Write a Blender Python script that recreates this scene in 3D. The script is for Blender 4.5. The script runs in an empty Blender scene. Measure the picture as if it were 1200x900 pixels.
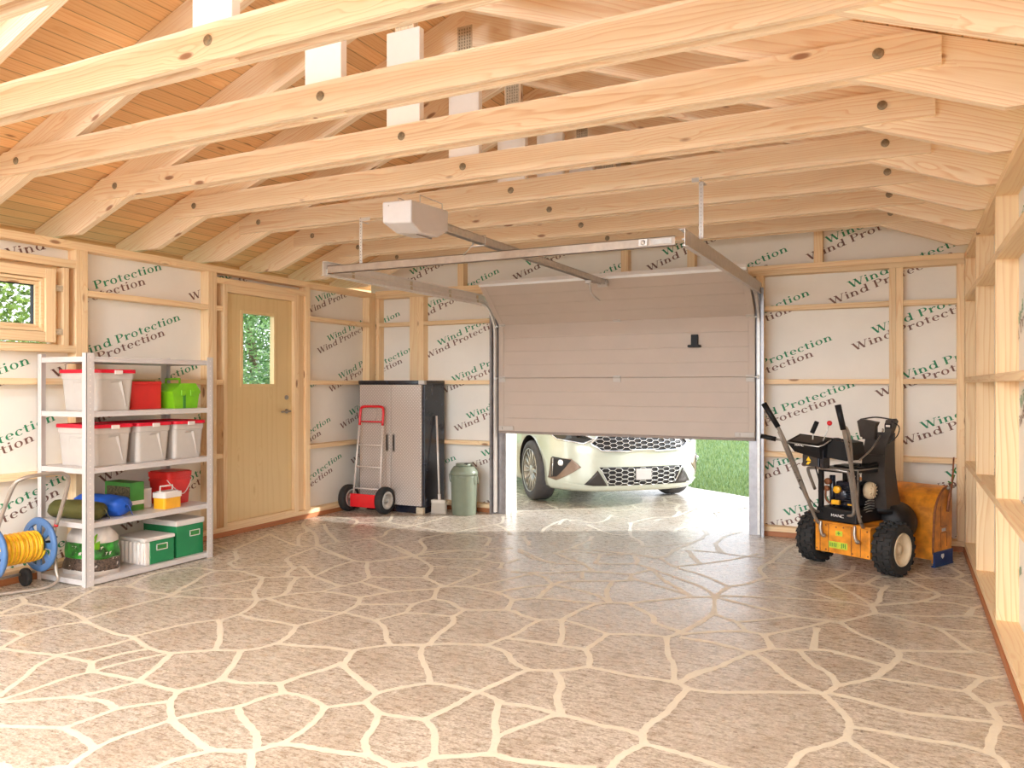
import bpy, bmesh, math, random
from math import sin, cos, pi, radians, sqrt, atan2, degrees
from mathutils import Matrix, Vector, Quaternion
from mathutils.geometry import tessellate_polygon
random.seed(7); RC = random.Random(21)
SC = bpy.context.scene
COL = SC.collection

# ------------------------------------------------------------------ materials
def new_mat(name):
    m = bpy.data.materials.new(name); m.use_nodes = True
    nt = m.node_tree
    for n in list(nt.nodes): nt.nodes.remove(n)
    out = nt.nodes.new('ShaderNodeOutputMaterial')
    return m, nt, out
class G:
    """tiny helper round a node tree"""
    def __init__(s, nt): s.nt = nt
    def n(s, t, **kw):
        nd = s.nt.nodes.new(t)
        for k, v in kw.items():
            if k == 'ins':
                for a, b in v.items():
                    if isinstance(b, bpy.types.NodeSocket): s.nt.links.new(b, nd.inputs[a])
                    else: nd.inputs[a].default_value = b
            else: setattr(nd, k, v)
        return nd
    def math(s, op, a, b=0.0, c=None, clamp=False):
        nd = s.n('ShaderNodeMath', operation=op, use_clamp=clamp)
        for i, v in enumerate([a, b] + ([c] if c is not None else [])):
            if isinstance(v, bpy.types.NodeSocket): s.nt.links.new(v, nd.inputs[i])
            else: nd.inputs[i].default_value = v
        return nd.outputs[0]
    def mix(s, f, a, b, blend='MIX'):
        nd = s.n('ShaderNodeMix', data_type='RGBA', blend_type=blend)
        for i, v in ((0, f), (6, a), (7, b)):
            if isinstance(v, bpy.types.NodeSocket): s.nt.links.new(v, nd.inputs[i])
            else: nd.inputs[i].default_value = v if i == 0 else (tuple(v) + (1,))[:4]
        return nd.outputs[2]
    def ramp(s, f, stops, interp='LINEAR'):
        nd = s.n('ShaderNodeValToRGB'); cr = nd.color_ramp; cr.interpolation = interp
        while len(cr.elements) < len(stops): cr.elements.new(.5)
        for e, (p, c) in zip(cr.elements, stops):
            e.position = p; e.color = (tuple(c) + (1,))[:4] if hasattr(c, '__len__') else (c, c, c, 1)
        s.nt.links.new(f, nd.inputs[0]); return nd.outputs[0]
    def vec(s, op, a, b=None):
        nd = s.n('ShaderNodeVectorMath', operation=op)
        for i, v in enumerate([a, b]):
            if v is None: continue
            if isinstance(v, bpy.types.NodeSocket): s.nt.links.new(v, nd.inputs[i])
            else: nd.inputs[i].default_value = v
        return nd.outputs[0]
    def noise(s, vec, scale, detail=2, rough=.5):
        nd = s.n('ShaderNodeTexNoise', ins={'Scale': scale, 'Detail': detail, 'Roughness': rough})
        s.nt.links.new(vec, nd.inputs['Vector']); return nd.outputs['Fac']
    def bsdf(s, **ins):
        nd = s.n('ShaderNodeBsdfPrincipled')
        for a, b in ins.items():
            a = a.replace('_', ' ')
            if isinstance(b, bpy.types.NodeSocket): s.nt.links.new(b, nd.inputs[a])
            else: nd.inputs[a].default_value = b
        return nd
    def bump(s, h, strength=.2, dist=.01):
        nd = s.n('ShaderNodeBump', ins={'Strength': strength, 'Distance': dist})
        s.nt.links.new(h, nd.inputs['Height']); return nd.outputs[0]

def lin(r, g, b):
    f = lambda c: (c / 255 / 12.92) if c / 255 <= .04045 else ((c / 255 + .055) / 1.055) ** 2.4
    return (f(r), f(g), f(b), 1)

def plain(name, c, rough=.5, metal=0., var=.06, scale=14, bump=0., coat=0., spec=.5):
    m, nt, out = new_mat(name); g = G(nt)
    co = g.n('ShaderNodeTexCoord').outputs['Object']
    nz = g.noise(co, scale, 4, .6)
    lo = [max(0, x * (1 - var * 1.6)) for x in c[:3]]; hi = [min(1, x * (1 + var * 1.6)) for x in c[:3]]
    colr = g.ramp(nz, [(.3, lo), (.7, hi)])
    rg = g.math('MULTIPLY_ADD', nz, .16, rough - .08, clamp=True)
    b = g.bsdf(Base_Color=colr, Roughness=rg, Metallic=metal)
    b.inputs['Coat Weight'].default_value = coat
    b.inputs['Specular IOR Level'].default_value = spec
    if bump:
        nt.links.new(g.bump(g.noise(co, scale * 8, 3), bump, .004), b.inputs['Normal'])
    nt.links.new(b.outputs[0], out.inputs[0]); return m

def wood(name, light, dark, knot, ring=1.0, plank=0., rough=.55, pw=.1):
    """spruce: grain runs along the object's local x"""
    m, nt, out = new_mat(name); g = G(nt)
    tc = g.n('ShaderNodeTexCoord').outputs['Object']
    rnd = g.n('ShaderNodeSeparateXYZ', ins={0: g.n('ShaderNodeObjectInfo').outputs['Color']}).outputs[0]
    sep = g.n('ShaderNodeSeparateXYZ', ins={0: tc})
    X, Y, Z = sep.outputs
    off = g.math('MULTIPLY', rnd, 57.3)
    if plank:
        pi_ = g.math('DIVIDE', Y, pw)
        fl = g.math('FLOOR', pi_); fr = g.math('FRACT', pi_)
        wn = g.n('ShaderNodeTexWhiteNoise', noise_dimensions='1D', ins={'W': fl})
        off = g.math('ADD', off, g.math('MULTIPLY', wn.outputs['Value'], 91.0))
    comb = g.n('ShaderNodeCombineXYZ', ins={0: g.math('ADD', X, off), 1: g.math('ADD', Y, off), 2: Z}).outputs[0]
    st = g.vec('MULTIPLY', comb, (.38, 4.0, 4.0))
    warp = g.noise(st, 1.0, 3, .55)
    # knots
    kv = g.vec('MULTIPLY', comb, (3.2, 9.5, 9.5))
    vo = g.n('ShaderNodeTexVoronoi', ins={'Scale': 1.0, 'Randomness': .9}); nt.links.new(kv, vo.inputs['Vector'])
    kd = vo.outputs['Distance']
    ksel = g.n('ShaderNodeSeparateXYZ', ins={0: vo.outputs['Color']}).outputs[0]
    kon = g.math('GREATER_THAN', ksel, .84)
    near = g.math('MULTIPLY', kon, g.math('SUBTRACT', 1.0, g.math('MULTIPLY', kd, 2.2), clamp=True))
    r = g.math('ADD', g.math('MULTIPLY', warp, 11 * ring), g.math('MULTIPLY', near, 2.2))
    r = g.math('ADD', r, g.math('MULTIPLY', g.n('ShaderNodeSeparateXYZ', ins={0: comb}).outputs[1], 42 * ring))
    r = g.math('ADD', r, g.math('MULTIPLY', Z, 31 * ring))
    band = g.math('FRACT', r)
    grain = g.ramp(band, [(0, .0), (.6, .25), (.88, 1.0), (1, 0.)])
    fine = g.noise(g.vec('MULTIPLY', comb, (3.0, 120., 120.)), 1.0, 2)
    big = g.noise(g.vec('MULTIPLY', comb, (.8, 3., 3.)), 1.0, 2)
    f = g.math('MULTIPLY', grain, g.math('MULTIPLY_ADD', big, .9, .05))
    f = g.math('ADD', f, g.math('MULTIPLY', g.math('SUBTRACT', fine, .5), .5), clamp=True)
    c = g.mix(f, light[:3], dark[:3])
    km = g.math('MULTIPLY', kon, g.ramp(kd, [(.0, 1.), (.10, .95), (.17, 0.)]))
    c = g.mix(g.math('MULTIPLY', km, .85), c, knot[:3])
    tone = g.math('MULTIPLY_ADD', rnd, .16, .92)
    if plank:
        tone = g.math('MULTIPLY_ADD', wn.outputs['Value'], .22, .86)
        gr = g.ramp(fr, [(0, 0.), (.035, 0.), (.07, 1.), (.96, 1.), (1, .2)])
        tone = g.math('MULTIPLY', tone, g.math('MULTIPLY_ADD', gr, .45, .55))
    hs = g.n('ShaderNodeHueSaturation', ins={'Value': tone, 'Color': c}).outputs[0]
    b = g.bsdf(Base_Color=hs, Roughness=rough)
    hgt = g.math('MULTIPLY', fine, .4)
    if plank: hgt = g.math('ADD', hgt, g.math('MULTIPLY', gr, 3.))
    nt.links.new(g.bump(hgt, .25, .003), b.inputs['Normal'])
    nt.links.new(b.outputs[0], out.inputs[0]); return m

M = {}
WL, WD, WK = lin(247, 229, 202), lin(220, 174, 126), lin(140, 84, 48)
M['wood'] = wood('spruce_board', WL, WD, WK, 1.5)
M['frame_wood'] = wood('framing_timber', lin(241, 213, 170), lin(219, 170, 118), WK, .9)
M['deck'] = wood('roof_plank', lin(242, 200, 148), lin(216, 154, 98), lin(130, 72, 36), .9, plank=1)
M['sill'] = wood('brown_sill', lin(176, 112, 68), lin(140, 80, 46), lin(80, 40, 20), 1)
M['ply'] = wood('pale_birch_panel', lin(224, 196, 144), lin(214, 182, 128), lin(208, 174, 122), .3, rough=.45)
M['whitewood'] = plain('white_board', lin(252, 250, 246), .5, var=.01)  # near-white boards for king posts and opening jambs
M['membrane'] = plain('wind_membrane', lin(240, 236, 228), .62, var=.015, scale=3, bump=.05)
M['green_ink'] = plain('green_ink', lin(44, 140, 98), .6, var=.03)
M['brown_ink'] = plain('brown_ink', lin(124, 92, 82), .6, var=.03)
M['galv'] = plain('galvanised_steel', lin(196, 190, 185), .36, .4, var=.08, scale=30)
M['galv2'] = plain('zinc_plate', lin(206, 190, 164), .5, .1, var=.1, scale=60)
M['galv_lit'] = plain('lit_zinc', lin(226, 220, 214), .4, .1, var=.03)  # zinc paled to imitate the light falling on the left track
M['bar'] = plain('bar_wood_reflection', lin(168, 152, 138), .4, .3, var=.08)  # zinc browned to imitate the wood reflected in the crossbar
M['upright'] = plain('upright_zinc', lin(150, 146, 148), .35, .6, var=.1)
M['bolt'] = plain('dull_bolt_steel', lin(158, 146, 126), .5, .5, var=.2, scale=80)
M['white'] = plain('white_enamel', lin(240, 240, 240), .35, var=.01)
M['shelf_white'] = plain('shelf_white_paint', lin(206, 200, 198), .4, var=.015)
M['door_panel'] = plain('greige_door_panel', lin(194, 178, 165), .5, var=.015, scale=5)
M['door_seam'] = plain('seam_grey', lin(150, 136, 128), .6)
M['plastic_grey'] = plain('opener_grey_plastic', lin(196, 190, 188), .42, var=.02)
M['black'] = plain('black_plastic', lin(22, 21, 23), .5, var=.2, spec=.3)
M['gloss_black'] = plain('black_paint', lin(30, 32, 44), .25, .2, var=.15, coat=.3)
M['rubber'] = plain('black_rubber', lin(38, 37, 37), .75, var=.25, scale=40, bump=.3)
M['red'] = plain('red_paint', lin(214, 18, 34), .35, var=.05, coat=.3)
M['lid_red'] = plain('red_lid_plastic', lin(216, 18, 48), .38, var=.04)
M['box_red'] = plain('red_cardboard', lin(232, 52, 52), .5, var=.03)
M['bucket_red'] = plain('red_bucket_plastic', lin(222, 44, 38), .35, var=.05)
M['tote'] = plain('tote_grey_plastic', lin(198, 191, 184), .45, var=.02)
M['lime'] = plain('lime_plastic', lin(126, 196, 30), .4, var=.05)
M['greenbox'] = plain('green_box_plastic', lin(34, 132, 80), .4, var=.05)
M['boxlid'] = plain('off_white_lid', lin(228, 220, 214), .42, var=.02)
M['olive'] = plain('olive_nylon', lin(84, 82, 34), .6, var=.12, scale=8, bump=.3)
M['blue'] = plain('blue_nylon', lin(24, 82, 178), .5, var=.12, scale=8, bump=.3)
M['cardgreen'] = plain('green_carton', lin(66, 138, 56), .5, var=.06)
M['foliage_print'] = plain('dark_plant_print', lin(74, 64, 44), .6, var=1.0, scale=60)
M['yellow'] = plain('yellow_plastic', lin(246, 178, 36), .35, var=.04)
M['hose'] = plain('yellow_hose', lin(238, 196, 34), .4, var=.12, scale=20)
M['hose2'] = plain('orange_hose', lin(236, 168, 34), .4, var=.12, scale=20)
M['reelblue'] = plain('blue_reel_plastic', lin(80, 118, 168), .4, var=.06)
M['cangreen'] = plain('sage_green_plastic', lin(122, 130, 112), .35, var=.03)
M['beige'] = plain('beige_plastic', lin(212, 204, 192), .45, var=.03)
M['handtruck'] = plain('pale_tube_paint', lin(222, 212, 204), .35, .2, var=.03)
M['tube_grey'] = plain('grey_steel_tube', lin(176, 166, 156), .35, .5, var=.05)
M['silver'] = plain('silver_rim', lin(200, 200, 196), .3, .7, var=.08)
M['orange'] = plain('orange_machine_paint', lin(228, 136, 34), .42, .1, var=.34, scale=7, coat=.15)
M['rust'] = plain('rusty_edge', lin(140, 84, 50), .6, .2, var=.3, scale=30)
M['cream'] = plain('cream_rim', lin(228, 208, 176), .5, var=.06)
M['steelblue'] = plain('blue_skid_paint', lin(18, 62, 122), .4, .2, var=.1)
M['darksteel'] = plain('dark_tube_steel', lin(158, 150, 142), .3, .7, var=.1)
M['chute'] = plain('brown_black_chute', lin(56, 50, 47), .38, .1, var=.15)
M['sticker'] = plain('lime_sticker', lin(190, 206, 60), .5, var=.12, scale=80)
M['warn'] = plain('warning_yellow', lin(240, 190, 30), .5)
M['carwhite'] = plain('pearl_car_paint', lin(206, 212, 198), .22, .15, var=.015, coat=.8)
M['carglass'] = plain('dark_car_glass', lin(24, 28, 30), .08, 0, var=.1, coat=.5)
M['chrome'] = plain('chrome', lin(225, 225, 225), .12, 1., var=.04)
M['tyre'] = plain('tyre_rubber', lin(78, 76, 78), .7, var=.1, scale=30)
M['darkgrille'] = plain('dark_grille', lin(34, 32, 34), .5, var=.1)
M['bronze'] = plain('bronze_bezel', lin(150, 128, 112), .35, .6, var=.05)
M['plate'] = plain('blank_plate', lin(190, 186, 184), .4, var=.02)
M['bark'] = plain('tree_bark', lin(92, 72, 52), .8, var=.3, scale=20, bump=.4)
M['soilbag'] = plain('white_bag_film', lin(226, 216, 208), .35, var=.05, bump=.1)
M['bagprint'] = plain('green_bag_print', lin(48, 132, 44), .4, var=.7, scale=14)
M['soilprint'] = plain('soil_print', lin(82, 66, 56), .5, var=1.0, scale=70)

def leaf_mat(name, c1, c2):
    m, nt, out = new_mat(name); g = G(nt)
    geo = g.n('ShaderNodeNewGeometry').outputs['Random Per Island']
    col = g.ramp(geo, [(0, c1[:3]), (1, c2[:3])])
    d = g.bsdf(Base_Color=col, Roughness=.5)
    t = g.n('ShaderNodeBsdfTranslucent'); nt.links.new(col, t.inputs[0])
    mx = g.n('ShaderNodeMixShader', ins={0: .35}); nt.links.new(d.outputs[0], mx.inputs[1]); nt.links.new(t.outputs[0], mx.inputs[2])
    nt.links.new(mx.outputs[0], out.inputs[0]); return m
M['leaf'] = leaf_mat('leaf_green', lin(70, 108, 40), lin(168, 190, 96))
M['leaf2'] = leaf_mat('leaf_dark_green', lin(58, 100, 56), lin(150, 184, 116))
M['petal'] = plain('white_petal', lin(245, 244, 238), .6, var=.02)
M['blade'] = leaf_mat('grass_blade', lin(88, 116, 66), lin(150, 166, 104))

def glass_mat():
    m, nt, out = new_mat('window_glass'); g = G(nt)
    t = g.n('ShaderNodeBsdfTransparent', ins={0: (.95, .97, .96, 1)})
    gl = g.n('ShaderNodeBsdfGlossy', ins={'Roughness': .02})
    fc = g.n('ShaderNodeLayerWeight').outputs['Facing']
    fr = g.math('MULTIPLY_ADD', g.math('POWER', fc, 5.), .8, .04)
    mx = g.n('ShaderNodeMixShader'); nt.links.new(fr, mx.inputs[0])
    nt.links.new(t.outputs[0], mx.inputs[1]); nt.links.new(gl.outputs[0], mx.inputs[2])
    nt.links.new(mx.outputs[0], out.inputs[0]); return m
M['glass'] = glass_mat()

def diamond_mat():
    m, nt, out = new_mat('diamond_plate_steel'); g = G(nt)
    tc = g.n('ShaderNodeTexCoord').outputs['Object']
    sep = g.n('ShaderNodeSeparateXYZ', ins={0: tc}); X, Y, Z = sep.outputs
    s = 27.
    u = g.math('MULTIPLY', g.math('ADD', X, Z), s); v = g.math('MULTIPLY', g.math('SUBTRACT', X, Z), s)
    fu = g.math('ABSOLUTE', g.math('SUBTRACT', g.math('FRACT', u), .5)); fv = g.math('ABSOLUTE', g.math('SUBTRACT', g.math('FRACT', v), .5))
    par = g.math('MODULO', g.math('ADD', g.math('FLOOR', u), g.math('FLOOR', v)), 2.)
    par = g.math('ABSOLUTE', par)
    a = g.math('MAXIMUM', g.math('MULTIPLY', fu, 3.0), fv); b_ = g.math('MAXIMUM', fu, g.math('MULTIPLY', fv, 3.0))
    d = g.mix(par, g.n('ShaderNodeCombineXYZ', ins={0: a}).outputs[0], g.n('ShaderNodeCombineXYZ', ins={0: b_}).outputs[0])
    h = g.ramp(g.n('ShaderNodeSeparateXYZ', ins={0: d}).outputs[0], [(.25, 1.), (.45, 0.)])
    col = g.mix(h, lin(196, 184, 176)[:3], lin(236, 228, 222)[:3])
    b = g.bsdf(Base_Color=col, Roughness=.38, Metallic=.45)
    nt.links.new(g.bump(h, .8, .003), b.inputs['Normal'])
    nt.links.new(b.outputs[0], out.inputs[0]); return m
M['diamond'] = diamond_mat()

def floor_mat(name, traced):
    m, nt, out = new_mat(name); g = G(nt)
    tc = g.n('ShaderNodeTexCoord').outputs['Object']
    sep = g.n('ShaderNodeSeparateXYZ', ins={0: tc}); X, Y, Z = sep.outputs
    w = g.n('ShaderNodeTexNoise', ins={'Scale': 1.3, 'Detail': 2.}); nt.links.new(tc, w.inputs['Vector'])
    wp = g.vec('ADD', tc, g.vec('MULTIPLY', g.vec('SUBTRACT', w.outputs['Color'], (.5, .5, .5)), (.45, .45, 0)))
    vo = g.n('ShaderNodeTexVoronoi', feature='DISTANCE_TO_EDGE', voronoi_dimensions='2D', ins={'Scale': 1.75}); nt.links.new(wp, vo.inputs['Vector'])
    cell = g.n('ShaderNodeTexVoronoi', voronoi_dimensions='2D', ins={'Scale': 1.75}); nt.links.new(wp, cell.inputs['Vector'])
    st = g.vec('MULTIPLY', tc, (14., 36., 1.))
    n1 = g.noise(st, 1.0, 8, .72); n2 = g.noise(tc, 3.2, 5, .6); n3 = g.noise(g.vec('MULTIPLY', tc, (60., 90., 1.)), 1., 5, .75); n4 = g.noise(tc, 30, 3, .6)
    c = g.ramp(n1, [(.30, lin(160, 146, 130)), (.44, lin(204, 195, 180)), (.56, lin(222, 214, 202)), (.7, lin(238, 234, 226))])
    c = g.mix(g.ramp(n2, [(.40, 0.), (.72, .5)]), c, lin(168, 148, 126)[:3])
    c = g.mix(g.ramp(n3, [(.42, 0.), (.62, .8)]), c, lin(130, 110, 88)[:3])
    c = g.mix(g.ramp(n4, [(.62, 0.), (.70, .8)]), c, lin(112, 92, 76)[:3])
    grout = g.mix(n3, lin(218, 208, 188)[:3], lin(230, 222, 206)[:3])
    bn = g.math('SUBTRACT', n3, 0.)
    if traced is None:
        jm = g.ramp(vo.outputs[0], [(.0, 1.), (.032, 1.), (.045, 0.)])
        c = g.mix(jm, c, grout)
    else:
        x0, x1, y0, y1 = traced
        ins_ = g.math('MULTIPLY', g.math('MULTIPLY', g.math('GREATER_THAN', X, x0), g.math('LESS_THAN', X, x1)),
                      g.math('MULTIPLY', g.math('GREATER_THAN', Y, y0), g.math('LESS_THAN', Y, y1)))
        jm = g.math('MULTIPLY', g.ramp(vo.outputs[0], [(.0, 1.), (.032, 1.), (.045, 0.)]), g.math('SUBTRACT', 1., ins_))
        c = g.mix(jm, c, grout)
    rg = g.math('MULTIPLY_ADD', n1, .28, .14)
    b = g.bsdf(Base_Color=c, Roughness=rg)
    b.inputs['Specular IOR Level'].default_value = .5
    nt.links.new(g.bump(g.math('ADD', n1, g.math('MULTIPLY', n3, .5)), .16, .004), b.inputs['Normal'])
    nt.links.new(b.outputs[0], out.inputs[0]); return m
M['floor'] = floor_mat('flagstone_floor', (-6.5, .9, 1.6, 9.0))
M['grout'] = plain('cream_joint', lin(224, 216, 198), .55, var=.04, scale=60)
M['drive'] = floor_mat('flagstone_drive', None)
M['lawn'] = plain('lawn_soil', lin(94, 122, 66), .8, var=.25, scale=18)

# ------------------------------------------------------------------ mesh builder
class MB:
    def __init__(s): s.v = []; s.f = []; s.mi = []; s.sm = []
    def add(s, vs, fs, mi=0, smooth=False, mat=None):
        o = len(s.v)
        s.v += [tuple(mat @ Vector(p)) if mat is not None else tuple(p) for p in vs]
        for f in fs: s.f.append([o + i for i in f]); s.mi.append(mi); s.sm.append(smooth)
        return s
    def box(s, a, b, mi=0, mat=None, ch=0.):
        (x0, y0, z0), (x1, y1, z1) = a, b
        x0, x1 = min(x0, x1), max(x0, x1); y0, y1 = min(y0, y1), max(y0, y1); z0, z1 = min(z0, z1), max(z0, z1)
        if not ch:
            vs = [(x, y, z) for z in (z0, z1) for y in (y0, y1) for x in (x0, x1)]
            return s.add(vs, [(0, 2, 3, 1), (4, 5, 7, 6), (0, 1, 5, 4), (2, 6, 7, 3), (0, 4, 6, 2), (1, 3, 7, 5)], mi, False, mat)
        bm = bmesh.new(); r = bmesh.ops.create_cube(bm, size=1.)
        for v in bm.verts: v.co = Vector(((x0 + x1) / 2 + v.co.x * (x1 - x0), (y0 + y1) / 2 + v.co.y * (y1 - y0), (z0 + z1) / 2 + v.co.z * (z1 - z0)))
        bmesh.ops.bevel(bm, geom=bm.edges[:], offset=ch, segments=2 if ch > .004 else 1, affect='EDGES', profile=.6)
        vs = [v.co.copy() for v in bm.verts]; bm.verts.index_update()
        s.add(vs, [[v.index for v in f.verts] for f in bm.faces], mi, False, mat); bm.free(); return s
    def lathe(s, prof, origin=(0, 0, 0), axis=(0, 0, 1), seg=24, mi=0, smooth=True, cap=True, mat=None, a0=0., a1=2 * pi):
        q = Vector((0, 0, 1)).rotation_difference(Vector(axis).normalized()).to_matrix()
        o = Vector(origin); full = abs(a1 - a0 - 2 * pi) < 1e-6; n = seg if full else seg + 1
        vs = []
        for r, z in prof:
            for i in range(n):
                a = a0 + (a1 - a0) * i / seg
                vs.append(o + q @ Vector((r * cos(a), r * sin(a), z)))
        fs = []
        for j in range(len(prof) - 1):
            for i in range(seg):
                k = (i + 1) % n
                fs.append((j * n + i, j * n + k, (j + 1) * n + k, (j + 1) * n + i))
        if cap and full:
            if prof[0][0] > 1e-6: fs.append(tuple(reversed(range(n))))
            if prof[-1][0] > 1e-6: fs.append(tuple((len(prof) - 1) * n + i for i in range(n)))
        return s.add(vs, fs, mi, smooth, mat)
    def cyl(s, p0, p1, r, r2=None, seg=16, mi=0, mat=None, smooth=True):
        p0, p1 = Vector(p0), Vector(p1); L = (p1 - p0).length; r2 = r if r2 is None else r2
        e = min(r, .004)
        return s.lathe([(r - e * .6, 0), (r, e * .6), (r2, L - e * .6), (r2 - e * .6, L)], p0, p1 - p0, seg, mi, smooth, True, mat)
    def tube(s, pts, r, seg=8, mi=0, closed=False, sub=6, mat=None, smooth_path=True, caps=True):
        P = [Vector(p) for p in pts]
        if smooth_path and len(P) > 2: P = catmull(P, sub, closed)
        n = len(P); vs = []; fs = []
        t0 = (P[1] - P[0]).normalized()
        up = Vector((0, 0, 1)) if abs(t0.z) < .9 else Vector((1, 0, 0))
        nx = t0.cross(up).normalized()
        for i in range(n):
            a = P[i - 1] if (i > 0 or closed) else P[i]; b = P[(i + 1) % n] if (i < n - 1 or closed) else P[i]
            t = (b - a).normalized()
            nx = (nx - t * nx.dot(t)).normalized(); ny = t.cross(nx)
            rr = r(i / (n - 1)) if callable(r) else r
            for k in range(seg):
                an = 2 * pi * k / seg; vs.append(P[i] + nx * (rr * cos(an)) + ny * (rr * sin(an)))
        m = n if closed else n - 1
        for i in range(m):
            j = (i + 1) % n
            for k in range(seg):
                l = (k + 1) % seg
                fs.append((i * seg + k, i * seg + l, j * seg + l, j * seg + k))
        if not closed and caps:
            fs.append(tuple(range(seg))[::-1]); fs.append(tuple((n - 1) * seg + k for k in range(seg)))
        return s.add(vs, fs, mi, True, mat)
    def prism(s, poly, d0, d1, plane='xz', mi=0, mat=None, smooth=False):
        """poly in 2D extruded from d0 to d1 along the third axis"""
        def P(u, v, d): return {'xz': (u, d, v), 'xy': (u, v, d), 'yz': (d, u, v)}[plane]
        n = len(poly); vs = [P(u, v, d0) for u, v in poly] + [P(u, v, d1) for u, v in poly]
        tri = tessellate_polygon([[Vector((u, v, 0)) for u, v in poly]])
        fs = [tuple(t) for t in tri] + [tuple(n + i for i in reversed(t)) for t in tri]
        s.add(vs, fs, mi, False, mat)
        o = len(s.v) - 2 * n
        for i in range(n):
            j = (i + 1) % n; s.f.append([o + i, o + j, o + n + j, o + n + i]); s.mi.append(mi); s.sm.append(smooth)
        return s
    def sphere(s, c, r, seg=16, rings=10, mi=0, sc=(1, 1, 1), mat=None):
        vs = []; fs = []
        for j in range(rings + 1):
            th = pi * j / rings
            for i in range(seg):
                a = 2 * pi * i / seg
                vs.append((c[0] + r * sc[0] * sin(th) * cos(a), c[1] + r * sc[1] * sin(th) * sin(a), c[2] + r * sc[2] * cos(th)))
        for j in range(rings):
            for i in range(seg):
                k = (i + 1) % seg; fs.append((j * seg + i, (j + 1) * seg + i, (j + 1) * seg + k, j * seg + k))
        return s.add(vs, fs, mi, True, mat)
    def build(s, name, mats, parent=None, frame=None, recalc=True, loc=None):
        """frame: Matrix (or 'y' / 'z') of the object; vertices were given in the parent's space"""
        if isinstance(frame, str):
            frame = {'y': Matrix.Rotation(pi / 2, 4, 'Z'), 'z': Matrix.Rotation(-pi / 2, 4, 'Y')}[frame]
        V = [Vector(v) for v in s.v]
        c = Vector(loc) if loc is not None else Vector((0, 0, 0))
        if loc is None and V and parent is None:
            xs = [v.x for v in V]; ys = [v.y for v in V]; zs = [v.z for v in V]
            c = Vector(((min(xs) + max(xs)) / 2, (min(ys) + max(ys)) / 2, min(zs)))
        F = Matrix.Translation(c) @ (frame or Matrix.Identity(4)); I = F.inverted()
        me = bpy.data.meshes.new(name); me.from_pydata([I @ v for v in V], [], s.f)
        for m in (mats if isinstance(mats, (list, tuple)) else [mats]): me.materials.append(M[m] if isinstance(m, str) else m)
        for p, a, b in zip(me.polygons, s.mi, s.sm): p.material_index = a; p.use_smooth = b
        if recalc:
            bm = bmesh.new(); bm.from_mesh(me); bmesh.ops.recalc_face_normals(bm, faces=bm.faces); bm.to_mesh(me); bm.free()
        me.update()
        o = bpy.data.objects.new(name, me); COL.objects.link(o)
        if parent: o.parent = parent
        o.matrix_basis = F; o.color = (RC.random(), RC.random(), RC.random(), 1)
        return o

def catmull(P, sub=6, closed=False):
    out = []; n = len(P)
    for i in range(n if closed else n - 1):
        p1, p2 = P[i], P[(i + 1) % n]
        p0 = P[i - 1] if (i > 0 or closed) else p1 * 2 - p2
        p3 = P[(i + 2) % n] if (i + 2 < n or closed) else p2 * 2 - p1
        for k in range(sub):
            t = k / sub
            out.append(.5 * ((2 * p1) + (-p0 + p2) * t + (2 * p0 - 5 * p1 + 4 * p2 - p3) * t * t + (-p0 + 3 * p1 - 3 * p2 + p3) * t ** 3))
    if not closed: out.append(P[-1].copy())
    return out

def rounded(x0, x1, y0, y1, r, n=5):
    pts = []
    for cx, cy, a in ((x1 - r, y1 - r, 0), (x0 + r, y1 - r, 90), (x0 + r, y0 + r, 180), (x1 - r, y0 + r, 270)):
        for i in range(n + 1):
            t = radians(a + 90 * i / n); pts.append((cx + r * cos(t), cy + r * sin(t)))
    return pts

def tag(o, label, cat, group=None, kind=None):
    o['label'] = label; o['category'] = cat
    if group: o['group'] = group
    if kind: o['kind'] = kind
    return o
def thing(name, label, cat, loc=(0, 0, 0), rotz=0., group=None, kind=None):
    o = bpy.data.objects.new(name, None); o.empty_display_size = .1; COL.objects.link(o)
    o.location = loc; o.rotation_euler = (0, 0, rotz)
    return tag(o, label, cat, group, kind)
def copy_tree(o, parent=None):
    c = o.copy(); c.color = (RC.random(), RC.random(), RC.random(), 1); COL.objects.link(c); c.parent = parent
    for ch in list(o.children): copy_tree(ch, c)
    return c
def bd(name, a, b, grain, parent, mat='frame_wood', ch=.002):
    """a timber board as one mesh with its grain along an axis"""
    return MB().box(a, b, ch=ch).build(name, mat, parent, frame=None if grain == 'x' else grain)
WORLD, SKY_FILL, SUN, EXPO = 1.4, 2.6, 3.4, 0.95
FILL_W = [125., 125., 55.]  # power of the added fill lamps
FILL_LAMPS = [(-1.25, .15, 3.0, "added white shaded fill lamp above the ties behind the viewer, shelving wall side"), (-3.95, .15, 3.0, "added white shaded fill lamp above the ties behind the viewer, window wall side"), (-2.8, -1.3, 2.5, "added white shaded fill lamp hung low on a long cord behind the viewer")]  # unseen lamps, added to brighten the trusses and the room
# ------------------------------------------------------------------ room dimensions
XL, XR, YB, ZP = -5.61, .457, 7.54, 2.49       # stud faces and top of the wall plates
XM = (XL + XR) / 2
Y0 = -2.6                                        # open end behind the camera
DP = .10                                         # stud depth
def zb(x): return 3.64 - .3758 * abs(x - XM)     # underside of a rafter
def zt(x): return zb(x) + .262                   # underside of the roof planks

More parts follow.
